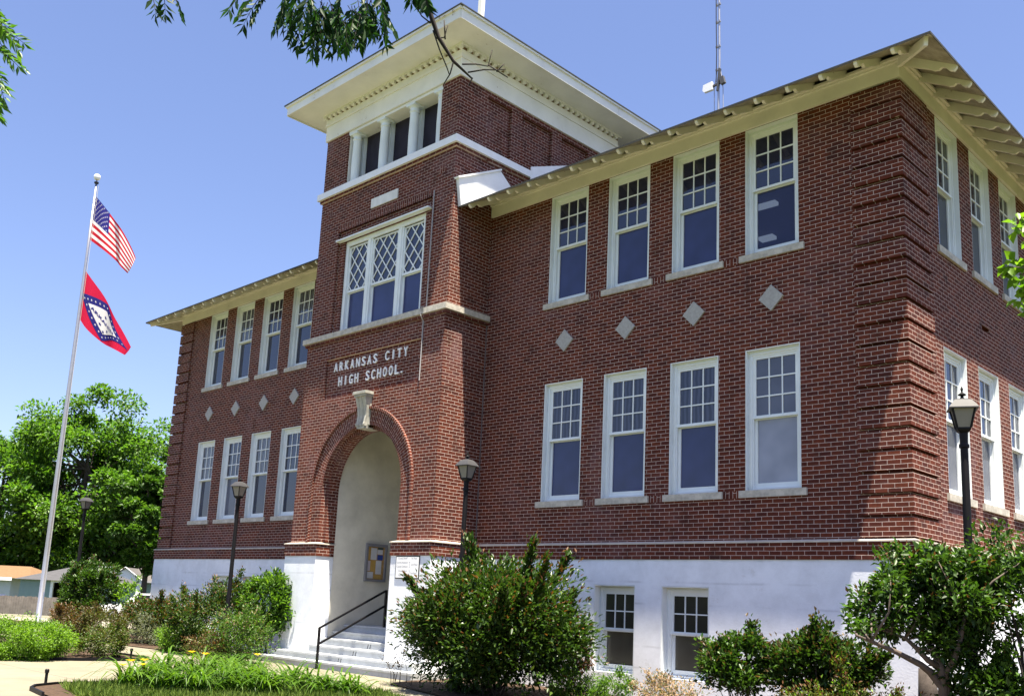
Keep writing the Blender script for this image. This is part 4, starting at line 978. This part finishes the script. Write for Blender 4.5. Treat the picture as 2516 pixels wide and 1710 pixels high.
shrub('tall_holly', 'tall dense dark green bush behind the bronze shrubs by the drive', 'shrub', (-25.0,-1.75), (.95,.8,2.4), 10000, .10, 42, (LM['deep'], LM['mid']), 10, .04, LM['brown'], 500, 6, .03, None, .32)
shrub('sapling', 'thin light green sapling beside the tall dark bush', 'plant', (-23.6,-1.0), (.55,.35,1.7), 320, .12, 43, (LM['lime'], LM['mid']), 8, .45, None, 0, 4, .012, BARKP, .22)
shrub('weed_patch', 'sparse yellow green weeds on the bare island soil', 'plant', (-17.0,-5.6), (1.0,.7,.35), 900, .07, 44, (LM['grass'], LM['olive']), 0, .0, None, 0, 0)
# --- lilies: clumps of arching blades, a few yellow flowers
PETAL = leafmat('yellow_petal', (.75,.38,.01), (.85,.52,.02), .3, .5, .2)
def blades(name, mat, c, n, L, wd, rng, t, spread=.16, droop=1.0):
    m = MB(); S = 6
    for i in range(n):
        az = rng.uniform(0, 6.283); b0 = np.array([c[0]+rng.normal()*spread, c[1]+rng.normal()*spread, c[2]-.01]); l = L*rng.uniform(.6, 1.2); el = rng.uniform(1.05, 1.52)
        d = np.array([math.cos(az), math.sin(az), 0]); sd = np.array([-d[1], d[0], 0]); p = b0.copy(); a = el; base = len(m.v)
        for k_ in range(S+1):
            w0 = wd*(1-(k_/S)**2.2)*.5+.001
            m.v += [tuple(p+sd*w0), tuple(p-sd*w0)]
            p = p+(d*math.cos(a)+np.array([0,0,1])*math.sin(a))*l/S; p[2] = max(p[2], c[2]+.01); a -= droop*rng.uniform(.28, .46)
        for k_ in range(S): m.f.append((base+2*k_, base+2*k_+1, base+2*k_+3, base+2*k_+2)); m.m.append(0)
    return part(name, m, mat, t, world=True)
def lily_clump(c, n, L, seed, label, flowers=()):
    rng = np.random.default_rng(seed); t = thing('daylily_clump', label, 'plant', (c[0], c[1], G+.03), 0, 'daylily clumps in the front bed')
    blades('blades', LM['blade'], (c[0], c[1], G+.03), int(n*.62), L*1.45, .036, rng, t, .13)
    for (dx, dy, h) in flowers:
        p = Vector((c[0]+dx, c[1]+dy, G+.03)); top = Vector((p.x+.03, p.y+.02, G+h))
        fl_ = MB()
        for q in range(6):
            a = q*1.047; o2 = Vector((math.cos(a), math.sin(a), .55)).normalized(); s2 = Vector((-math.sin(a), math.cos(a), 0))*.024
            e1 = top+o2*.04; e2 = top+o2*.062+Vector((math.cos(a), math.sin(a), -.2))*.02
            fl_.face([top, e1+s2, e2, e1-s2])
        s = part('flower_stalk', MB().tube([Vector((c[0]+dx*.3, c[1]+dy*.3, G+.03)), (p+top)/2, top], [.006,.005,.004], 5), LM['blade'], t, world=True)
        part('flower', fl_, PETAL, t, world=True)
    return t
def lp(px, py): v = atd(px, py, 1.0)-Vector((5.7806,-14.4521,-.9002)); q = Vector((5.7806,-14.4521,-.9002))+v*((G+.03+.9002)/v.z); return (round(q.x, 2), round(q.y, 2))
lily_clump(lp(335,1692), 150, .62, 51, 'daylily clump with three yellow flowers at the left end of the lily bed', [(-.10,-.12,.44), (.05,.02,.46), (.14,-.04,.40), (-.18,-.2,.37)])
lily_clump(lp(405,1668), 150, .64, 52, 'daylily clump with a single yellow flower, behind the left end clump', [(.30,.25,.50), (.5,.4,.48)])
lily_clump(lp(410,1702), 130, .58, 53, 'low daylily clump without flowers, front row at the left')
lily_clump(lp(500,1672), 150, .62, 54, 'daylily clump without flowers in the middle of the bed')
lily_clump(lp(485,1706), 150, .58, 55, 'daylily clump at the bottom edge of the picture, middle of the bed')
lily_clump(lp(620,1682), 140, .58, 56, 'daylily clump directly in front of the handrail foot', [(-.3,.2,.5)])
lily_clump(lp(650,1708), 150, .58, 57, 'wide daylily clump in the bottom edge in front of the steps')
lily_clump(lp(800,1708), 130, .52, 58, 'daylily clump beside the walk, second from the right end')
lily_clump(lp(560,1658), 120, .55, 59, 'daylily clump farthest back towards the leggy plant')
lily_clump(lp(725,1694), 140, .56, 60, 'daylily clump between the handrail foot and the right end clumps')
lily_clump(lp(570,1700), 150, .60, 65, 'daylily clump left of the wide clump at the bottom edge')
lily_clump(lp(860,1712), 130, .50, 66, 'daylily clump farthest right at the bottom edge of the bed')
rng = np.random.default_rng(61)
def grass_patch(name, label, poly, n, L, seed):
    rng = np.random.default_rng(seed); xs_ = [p[0] for p in poly]; ys_ = [p[1] for p in poly]; pts = []
    while len(pts) < n:
        q = rng.uniform([min(xs_), min(ys_)], [max(xs_), max(ys_)], (n,2))
        for x, y in q:
            ins = False; j = len(poly)-1
            for i in range(len(poly)):
                if (poly[i][1] > y) != (poly[j][1] > y) and x < (poly[j][0]-poly[i][0])*(y-poly[i][1])/(poly[j][1]-poly[i][1])+poly[i][0]: ins = not ins
                j = i
            if ins: pts.append((x, y, gz(x, y)+.01))
    pts = np.array(pts[:n]); d = rng.normal(size=(n,3))*.5+[0,0,1]; d[:,2] = np.abs(d[:,2])
    o = leaves(name, LM['grass'], pts, d, L, .09, rng, None, world=False); o['kind'] = 'stuff'; return o
grass_patch('lily_bed_grass', '', [(-9.55,-8.35),(-9.6,-7.5),(-9.0,-5.9),(-8.1,-4.6),(-7.1,-4.2),(-5.9,-4.65),(-4.6,-5.8),(-5.2,-8.6),(-8.0,-8.7)], 24000, .15, 62)
grass_patch('lawn_grass', '', [(-24.6,-9.4),(-26,-5.2),(-26.5,-3.6),(-32.5,1.0),(-40,-6),(-33,-16)], 26000, .12, 63)
# dry weed stalks by the right pier
wd = thing('weed_stalks', 'thin dry weed stalks against the white pier right of the steps', 'plant', (-8.75,-2.35,G+.02)); m = MB(); wp = []
for i in range(9):
    x, y = -8.75+rng.normal()*.22, -2.4+rng.normal()*.12; h = rng.uniform(.3, .62); e = (x+rng.normal()*.08, y+rng.normal()*.06, G+h); m.tube([(x,y,G),((x+e[0])/2+.02,y,G+h*.5),e], [.008,.006,.003], 5)
    wp += [np.array(e)+rng.normal(size=3)*.05 for _ in range(14)]
part('stalks', m, BARK, wd, world=True); leaves('dry_leaves', LM['brown'], np.array(wp), rng.normal(size=(len(wp),3)), .06, .35, rng, wd)

# ------------------------------------------------------------------ background: trees, houses, fence, car
def big_tree(label, c, h, crown, ncl, nl, size, seed, mat, mat2, trunk_r=.35, low=.0):
    rng = np.random.default_rng(seed); t = thing('shade_tree', label, 'tree', c, 0, 'big trees behind the drive'); c0 = np.array(c); m = MB()
    m.tube([c0+[0,0,-.2], c0+[.1,0,h*.15], c0+[-.1,.1,h*.4], c0+[.1,0,h*.75]], [trunk_r*1.3, trunk_r, trunk_r*.75, trunk_r*.3], 10)
    q = rng.normal(size=(ncl,3)); q /= np.linalg.norm(q, axis=1, keepdims=True); q *= rng.uniform(.3, 1, (ncl,1))**.45
    cl = c0+np.array([0,0,crown[3]])+q*np.array(crown[:3])*(1+.12*rng.normal(size=(ncl,1)))
    cs = min(crown[:3])*.22*rng.uniform(.55, 1.4, ncl)
    for j in range(0, ncl, 3):
        f = rng.uniform(.25, .7); b = c0+[0,0,h*f]; m.tube([b, b*.45+cl[j]*.55+[0,0,.3], cl[j]], [trunk_r*.35, trunk_r*.2, .03], 5)
    part('trunk', m, BARK, t, world=True)
    for nm, mt, k_, sh in (('crown', mat, nl, 0), ('sun_tinted_crown', mat2, nl//2, .35)):  # clump tops take mat2, mostly brighter: sun painted by leaf colour
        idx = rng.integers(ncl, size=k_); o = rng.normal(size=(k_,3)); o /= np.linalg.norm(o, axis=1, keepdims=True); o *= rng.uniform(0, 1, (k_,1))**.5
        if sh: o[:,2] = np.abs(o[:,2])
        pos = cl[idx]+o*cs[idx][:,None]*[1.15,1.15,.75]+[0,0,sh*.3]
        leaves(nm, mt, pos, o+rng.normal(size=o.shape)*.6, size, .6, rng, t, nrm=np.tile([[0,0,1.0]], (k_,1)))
    return t
def gp(px, D):  # ground point under image column px at depth D
    p = atd(px, 1440, D); return (p.x, p.y, gz(p.x, p.y))
big_tree('tall bright green shade tree behind the flagpole', gp(175,108), 24, (8.6,8.6,11.0,13.2), 110, 26000, .48, 71, LM['tree'], LM['sun_tint'], .45)
big_tree('bright green shade tree at the left picture edge', gp(-30,112), 20, (9,9,9,10.5), 90, 19000, .48, 72, LM['treed'], LM['sun_tint'], .45)
big_tree('pale green shade tree farther back beside the school corner', gp(345,118), 23, (8,8,10.5,12.4), 90, 18000, .48, 73, LM['tree'], LM['sun_tint'], .4)
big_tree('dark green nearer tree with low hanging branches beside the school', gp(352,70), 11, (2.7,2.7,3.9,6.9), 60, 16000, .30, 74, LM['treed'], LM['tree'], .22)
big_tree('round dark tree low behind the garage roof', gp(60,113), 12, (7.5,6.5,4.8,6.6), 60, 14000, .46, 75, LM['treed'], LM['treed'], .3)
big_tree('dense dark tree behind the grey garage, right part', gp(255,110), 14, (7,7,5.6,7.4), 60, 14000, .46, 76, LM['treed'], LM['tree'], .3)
FENCE = plain('weathered_board', (.17,.15,.135), .9, .35, 3, .3)
fn = thing('board_fence', 'weathered grey vertical board fence along the street', 'fence', fs(59.5, -36))
m = MB(); rngf = random.Random(5)
tt = -46.0
while tt < -26.2:
    a, b = fs(59.5, tt), fs(59.5, tt+.14); h = 1.22+rngf.uniform(-.03, .03)
    m.box(min(a[0],b[0]), max(a[0],b[0]), a[1]-.02, a[1]+.02, a[2], a[2]+h) if False else m.bar((a[0],a[1],a[2]+h/2), (b[0],b[1],a[2]+h/2), .02, h)
    tt += .15
part('boards', m, FENCE, fn, world=True)
m = MB()
for z in (.3, .95): m.bar(fs(59.55,-46,z), fs(59.55,-26.2,z), .04, .09)
part('rails', m, FENCE, fn, world=True)
SIDING = plain('pale_siding', (.48,.52,.52), .7, .08, 2); TEAL = plain('pale_teal_wall', (.22,.30,.30), .8, .1, 2); TAN = plain('tan_shingle', (.15,.088,.045), .9, .2, 4); GREYR = plain('grey_shingle', (.06,.06,.066), .9, .2, 3)
DARKIN = plain('painted_bay_shade', (.012,.010,.012), .9)
def local(px, D): p = Vector(gp(px, D)); return p
# garage
org = local(48, 80); ga = thing('garage', 'low pale garage with grey hip roof and open dark bay', 'garage', tuple(org), 0.0); ga.rotation_euler = (0,0,math.atan2(.702,.712))
Hh = -.72-org.z
m = MB(); m.box(0,2.55,0,.15,0,Hh); m.box(0,.15,.15,6,0,Hh); m.box(5.6,7.4,0,.15,0,Hh); m.box(0.15,7.4,5.85,6,0,Hh); m.box(7.25,7.4,.15,5.85,0,Hh); part('wall', m, TEAL, ga)
part('post', MB().box(2.56,2.78,-.05,.14,0,Hh), SIGNW, ga); part('header', MB().box(2.56,5.62,-.06,.1,Hh-.14,Hh+.02), SIGNW, ga)
part('bay_shade_block', MB().box(2.79,5.59,1.2,5.8,0.02,Hh-.16), DARKIN, ga)  # near-black block stands in for the shade inside the open bay
m = MB(); A = [(-.4,-.4,Hh+.02),(7.8,-.4,Hh+.02),(7.8,6.4,Hh+.02),(-.4,6.4,Hh+.02)]; E0, E1 = (2.9,3,Hh+1.25),(5.2,3,Hh+1.25)
for q in ([A[0],A[1],E1,E0],[A[1],A[2],E1],[A[2],A[3],E0,E1],[A[3],A[0],E0],A): m.face(q)
part('roof', m, GREYR, ga); part('roof_vent', MB().box(4.3,6.2,3.4,3.9,Hh+.9,Hh+1.42), SIDING, ga)
m = MB()
for i in range(9): m.box(3.2+i*.2, 3.6+i*.22, .5+.05*i, .9+.05*i, .9+.13*(i%4), 1.0+.13*(i%4))
mt = thing('lumber_pile', 'pile of light lumber stacked in the open garage bay', 'lumber', tuple(org)); mt.rotation_euler = ga.rotation_euler
part('boards', m, plain('light_lumber', (.50,.36,.24), .8), mt)
part('support', MB().box(3.1,5.3,.6,1.1,0,.9), BLACK, mt)
# tan roofed house at the far left
org = local(-145, 92); hs = thing('tan_roof_house', 'white house with a tan shingle roof at the left picture edge', 'house', tuple(org)); hs.rotation_euler = (0,0,math.atan2(.702,.712)); Hh = -.62-org.z
m = MB(); m.box(-6,6.6,0,8,0,Hh); part('wall', m, SIDING, hs)
m = MB(); A = [(-6.4,-.5,Hh),(8.6,-.5,Hh+.0),(8.6,8.5,Hh),(-6.4,8.5,Hh)]; E0, E1 = (-3,4,Hh+1.2),(6.4,4,Hh+1.2)
for q in ([A[0],A[1],E1,E0],[A[1],A[2],E1],[A[2],A[3],E0,E1],[A[3],A[0],E0],A): m.face(q)
part('roof', m, TAN, hs); m = MB(); m.box(-6.45,6.9,-.56,-.505,Hh-.25,Hh+.05); part('fascia', m, SIGNW, hs)
# gabled siding house beside the school
org = local(276, 90); h2 = thing('siding_house', 'small pale house with striped siding gable and grey roof beside the school corner', 'house', tuple(org)); h2.rotation_euler = (0,0,math.atan2(.702,.712)+.12)
Ev = -.42-org.z; m = MB()
m.face([(0,0,0),(2.75,0,0),(2.75,0,Ev),(1.05,0,Ev+1.15),(-.65,0,Ev),(-.65,0,0)]); m.box(-.65,2.75,.02,6,0,Ev)
for i in range(12): m.box(-.6, 2.7, -.025, 0, .15+i*.24, .35+i*.24) if .35+i*.24 < Ev else m.box(-.6+(i-10)*.35, 2.7-(i-10)*.35, -.025, 0, .15+i*.24, .35+i*.24)
part('gable_wall', m, plain('white_siding', (.74,.76,.78), .6, .05, 2), h2)
part('wall', MB().box(2.76,9,1.2,7,0,Ev), TEAL, h2); part('window', MB().box(5.0,5.12,1.14,1.2,.2,Ev-.3).box(5.12,7.1,1.15,1.2,.3,Ev-.35), plain('dark_trim', (.03,.03,.04), .5), h2)
m = MB(); m.face([(2.95,-.2,Ev-.1),(2.95,6,Ev-.1),(1.05,6,Ev+1.25),(1.05,-.2,Ev+1.25)]); m.face([(-.9,-.2,Ev-.1),(1.05,-.2,Ev+1.25),(1.05,6,Ev+1.25),(-.9,6,Ev-.1)])
m.face([(1.6,.7,Ev),(9.5,.7,Ev),(9.5,4,Ev+1.3),(1.2,4,Ev+1.3)]); m.face([(1.2,4,Ev+1.3),(9.5,4,Ev+1.3),(9.5,7.5,Ev),(1.6,7.5,Ev)])
part('roof', m, plain('brown_grey_shingle', (.085,.078,.075), .9, .2, 3), h2)
m = MB(); m.bar((1.05,-.22,Ev+1.27),(2.98,-.22,Ev-.1),.05,.14,(0,1,0)).bar((1.05,-.22,Ev+1.27),(-.92,-.22,Ev-.1),.05,.14,(0,1,0)); part('bargeboard', m, SIGNW, h2)
part('gutter', MB().box(2.9,9.5,.58,.70,Ev-.08,Ev+.08), plain('grey_gutter', (.3,.3,.31), .5), h2)
ld = thing('ladder', 'white step ladder standing before the teal house wall', 'ladder', tuple(local(366, 84))); ld.rotation_euler = (0,0,math.atan2(.702,.712)); Z0 = -1.12-local(366,84).z
m = MB(); m.bar((0,0,0),(.2,.4,Z0+.75),.09,.05,(0,1,0)); m.bar((1.1,0,0),(.75,.4,Z0+.75),.09,.05,(0,1,0)); part('rails', m, SIGNW, ld)
m = MB()
for i in range(8): f = .12+.12*i; m.bar((.2*f,.4*f,(Z0+.75)*f),(1.1-.35*f,.4*f,(Z0+.75)*f),.07,.05)
part('rungs', m, SIGNW, ld)
# white sport utility vehicle
org = local(246, 58); cr = thing('parked_car', 'white sport utility vehicle parked behind the bronze shrubs', 'car', tuple(org)); cr.rotation_euler = (0,0,math.atan2(.702,.712))
def body(mb, prof, w0, w1):
    mb.prism(prof, lambda a, b: (a, w0, b), lambda a, b: (a, w1, b))
CARW = plain('white_car_paint', (.80,.80,.82), .25, .04, 2, 0, .5)
m = MB(); body(m, [(.12,.35),(.05,.6),(.15,.85),(.35,.98),(1.45,1.05),(2.15,1.62),(2.4,1.70),(4.5,1.72),(4.95,1.66),(5.15,1.1),(5.2,.5),(5.1,.35)], 0, 1.85); part('body', m, CARW, cr)
CG = glassy('car_window', (.01,.01,.02), .8)
m = MB(); body(m, [(2.05,1.08),(2.42,1.60),(3.35,1.62),(3.35,1.08)], -.012, .02); part('side_window', m, CG, cr); m = MB(); body(m, [(3.45,1.08),(3.45,1.62),(4.85,1.60),(4.95,1.08)], -.012, .02); part('side_window', m, CG, cr)
m = MB(); m.face([(1.50,.15,1.085),(2.13,.2,1.60),(2.13,1.65,1.60),(1.50,1.7,1.085)]); m.v = [(x-.02,y,z+.012) for x,y,z in m.v]; part('windscreen', m, CG, cr)
part('bumper', MB().box(-.02,.14,.0,1.85,.34,.62), plain('grey_bumper', (.35,.35,.37), .5), cr); part('mirror', MB().box(1.72,1.9,-.22,-.02,1.06,1.24), CARW, cr); part('headlight', MB().box(.06,.3,-.008,.3,.66,.84), plain('headlamp_glass', (.6,.6,.62), .1, .1, 3, 0, .6), cr)
for x in (.95, 4.15):
    for y in (.02, 1.6):
        w_ = part('wheel', MB().tube([(x,y-.03,.36),(x,y+.22,.36)], .36, 18), BLACK, cr); part('rim', MB().tube([(x,y-.045,.36),(x,y-.03,.36)], .2, 12), GALV, w_)
cb_ = thing('far_parked_car', 'dark car just showing at the left edge in front of the white house', 'car', tuple(local(-82, 84))); cb_.rotation_euler = (0,0,math.atan2(.702,.712))
m = MB(); body(m, [(0,.3),(0,.8),(1.0,.95),(1.6,1.4),(2.6,1.42),(3.1,1.0),(4.1,.85),(4.2,.3)], 0, 1.7); part('body', m, plain('dark_blue_paint', (.05,.06,.12), .3, .1, 2, 0, .5), cb_)
m = MB(); body(m, [(1.15,.97),(1.65,1.34),(2.55,1.36),(2.95,1.0)], -.012, .02); part('side_window', m, CG, cb_)
for x in (.8, 3.3): part('wheel', MB().tube([(x,-.03,.3),(x,.2,.3)], .3, 14), BLACK, cb_)

# ------------------------------------------------------------------ overhead tree whose branch hangs into the picture
rng = np.random.default_rng(81)
ot = thing('overhanging_tree', 'tree with feathery leaflets and a bare twiggy branch hanging in from the top edge', 'tree', (-1.2,-17.6,G))
m = MB(); m.tube([(-1.2,-17.6,G-.1),(-1.15,-17.5,-.5),(-1.0,-17.2,1.2),(-.6,-16.2,3.2),(.1,-14.2,4.3),(.9,-12.3,3.9),(1.35,-11.4,3.35),(1.51,-11.1,2.9)], [.26,.2,.17,.13,.09,.055,.03,.016], 10)
part('trunk', m, BARK, ot, smooth=True, world=True)
DK = plain('dark_twig', (.02,.014,.012), .8, .2, 20)
br_ = MB(); br_.tube([(1.51,-11.10,2.9),(1.52,-11.06,2.77),(1.53,-11.02,2.66),(1.55,-10.97,2.54),(1.6,-10.88,2.4),(1.67,-10.78,2.3)], [.019,.016,.0155,.013,.0105,.005], 8)
for l in ([(1.52,-11.0,2.59),(1.54,-10.96,2.47),(1.56,-10.91,2.36),(1.57,-10.89,2.31)], [(1.6,-10.87,2.39),(1.57,-10.88,2.32),(1.54,-10.9,2.26)], [(1.54,-10.97,2.54),(1.57,-10.94,2.53),(1.6,-10.94,2.62)], [(1.57,-10.94,2.54),(1.58,-10.96,2.66)], [(1.63,-10.84,2.38),(1.69,-10.78,2.39),(1.75,-10.72,2.39),(1.78,-10.72,2.48)], [(1.75,-10.72,2.39),(1.79,-10.68,2.36),(1.84,-10.62,2.33)], [(1.66,-10.8,2.34),(1.73,-10.74,2.34),(1.79,-10.68,2.35),(1.82,-10.65,2.37)], [(1.67,-10.78,2.3),(1.65,-10.79,2.25)], [(1.52,-11.02,2.63),(1.49,-11.06,2.68),(1.47,-11.09,2.71)], [(1.79,-10.68,2.35),(1.81,-10.66,2.40)]):
    br_.tube([tuple(Vector(q)+Vector(rng.normal(size=3)*.006)) for q in l], [.0052*(1-.5*i/len(l)) for i in range(len(l))], 5)
part('bare_branch', br_, DK, ot, smooth=True, world=True)
# pinnate sprays hanging from side twigs
tw_ = MB(); pos, dirs = [], []
def spray(p, d, L, nl, size):
    p = np.array(p, float); d = np.array(d, float); d /= np.linalg.norm(d); pts = [p]; g = np.array([0,0,-1.0])
    for k_ in range(8): d = d+g*.10; d /= np.linalg.norm(d); pts.append(pts[-1]+d*L/8)
    tw_.tube(pts, [.0028-.0002*i for i in range(9)], 4)
    side = np.cross(d, rng.normal(size=3)); side /= np.linalg.norm(side)
    for i in range(nl):
        f = (i+1)/nl*8; k_ = min(int(f), 7); q = pts[k_]+(pts[k_+1]-pts[k_])*(f-k_)
        for s in (-1, 1):
            pos.append(q); dirs.append(side*s*.8+(pts[-1]-pts[0])/L*.75+g*.25+rng.normal(size=3)*.12)
    pos.append(pts[-1]); dirs.append(d)
Q = lambda a, b, D=6.0: np.array(atd(600+a/2.8214, b/2.8214, D))
for a, b, dx, dy, L in ((60,-40,-.6,-.5,.22),(150,-20,-.7,-.8,.24),(330,0,-.6,-1,.26),(420,60,-.2,-1,.27),(480,20,.1,-1,.28),(560,-10,.2,-1,.34),(600,60,.1,-1,.33),(650,120,.5,-1,.25),(720,60,.4,-1,.28),(790,30,.3,-1,.30),(860,60,.4,-1,.26),(900,0,.5,-.9,.28),(820,-30,.4,-1,.22),(700,-40,0,-1,.24),(380,-60,-.3,-1,.24),(250,-60,-.4,-.8,.20),(520,80,-.1,-1,.22),(930,40,.3,-1,.23),(640,-30,-.4,-1,.24),(1000,-60,.4,-1,.17),(1180,-70,.2,-1,.12),(1240,-40,.2,-1,.10),(450,-40,-.3,-1,.22),(300,20,-.2,-1,.24),(380,60,.1,-1,.24),(550,110,.1,-1,.26),(620,90,-.3,-1,.26),(690,130,.2,-1,.2),(500,60,.4,-1,.24),(770,20,-.2,-1,.26),(840,80,-.1,-1,.24),(880,20,.2,-1,.26),(570,30,-.5,-.9,.24),(420,-20,.3,-1,.24),(720,140,-.1,-1,.2),(760,100,.1,-1,.22),(860,130,.1,-1,.18)):
    for rep in range(2):
        p = Q(a+rng.normal()*28, b-22+rng.normal()*25, 6.0+rng.normal()*.15); d = np.array(r_)*dx+np.array(u_)*dy+rng.normal(size=3)*.25; spray(p, d, L*rng.uniform(.68,.95), 6, .06)
for a, b in ((-640,-10),(-560,-25),(-500,-8)): spray(Q(a, b-30), np.array(r_)*.5-np.array(u_)*.6+rng.normal(size=3)*.2, .14, 4, .05)
tw_.tube([Q(1240,-300), Q(1000,-200), Q(700,-80), Q(400,-90), Q(60,-60)], [.016,.012,.009,.006,.003], 6)
tw_.tube([Q(700,-80), Q(650,40), Q(600,80)], [.006,.004,.003], 5); tw_.tube([Q(900,-150), Q(880,0), Q(860,60)], [.006,.004,.003], 5); tw_.tube([Q(60,-60), Q(-300,-120), Q(-640,-60)], [.004,.004,.003], 5)
part('leafy_twigs', tw_, DK, ot, world=True)
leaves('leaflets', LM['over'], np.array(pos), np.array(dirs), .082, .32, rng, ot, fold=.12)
# left-edge sprays of the same tree, sunlight put into their leaf colour
pos, dirs = [], []; tw_ = MB()
for (px, py), (dx, dy), L in (((-40,40),(1,-.1),.16),((-30,70),(1,-.5),.22),((-40,110),(1,-.25),.24),((-50,150),(1,-.5),.22),((-40,200),(1,-.6),.17),((-30,130),(.8,-.9),.22),((-60,60),(1,.2),.20),((-50,230),(.7,-.8),.15),((-20,20),(.8,-.6),.14)):
    for rep in range(2): spray(np.array(atd(px+rng.normal()*12, py+rng.normal()*12, 5.0+rng.normal()*.1)), np.array(r_)*dx+np.array(u_)*dy+rng.normal(size=3)*.12, L*1.0, 7, .05)
tw_.tube([(-.6,-16.2,3.2), (-.3,-15,2.9), tuple(atd(-260,0,5.0)), tuple(atd(-60,100,5.0)), tuple(atd(-40,190,5.0))], [.06,.04,.018,.008,.003], 6)
part('leafy_twigs', tw_, DK, ot, world=True)
leaves('sun_tinted_leaflets', LM['sun_tint'], np.array(pos), np.array(dirs), .062, .30, rng, ot, fold=.12)
# maple sapling just outside the right edge
ms_ = thing('maple_sapling', 'bright green maple leaves reaching in at the right picture edge', 'tree', (4.0,-6.3,G))
m = MB(); m.tube([(4.0,-6.3,G-.05),(3.98,-6.25,-.4),(3.9,-6.2,1.2),(3.75,-6.15,2.6),(3.7,-6.1,3.6)], [.06,.05,.04,.025,.01], 8)
pos, dirs = [], []
for px, py in ((2500,560),(2512,545),(2478,655),(2495,650),(2490,675),(2512,690),(2508,735),(2516,715),(2530,600),(2540,660),(2560,720),(2560,560),(2600,640),(2515,655),(2525,760)):
    p = np.array(atd(px, py, 8.0+rng.normal()*.12)); m.tube([(3.85,-6.18,1.5+.3*rng.random()), (p+np.array([3.8,-6.15,1.9]))/2, p], [.012,.007,.003], 5)
    for i in range(9): pos.append(p+rng.normal(size=3)*.02); dirs.append(rng.normal(size=3)+np.array([0,0,-.5]))
part('trunk', m, BARKP, ms_, smooth=True, world=True)
leaves('foliage', LM['lime'], np.array(pos), np.array(dirs), .10, .75, rng, ms_, nrm=np.tile([[0,0,1.0]], (len(pos),1)))
for o in SC.objects:
    if '_loc' in o: del o['_loc']
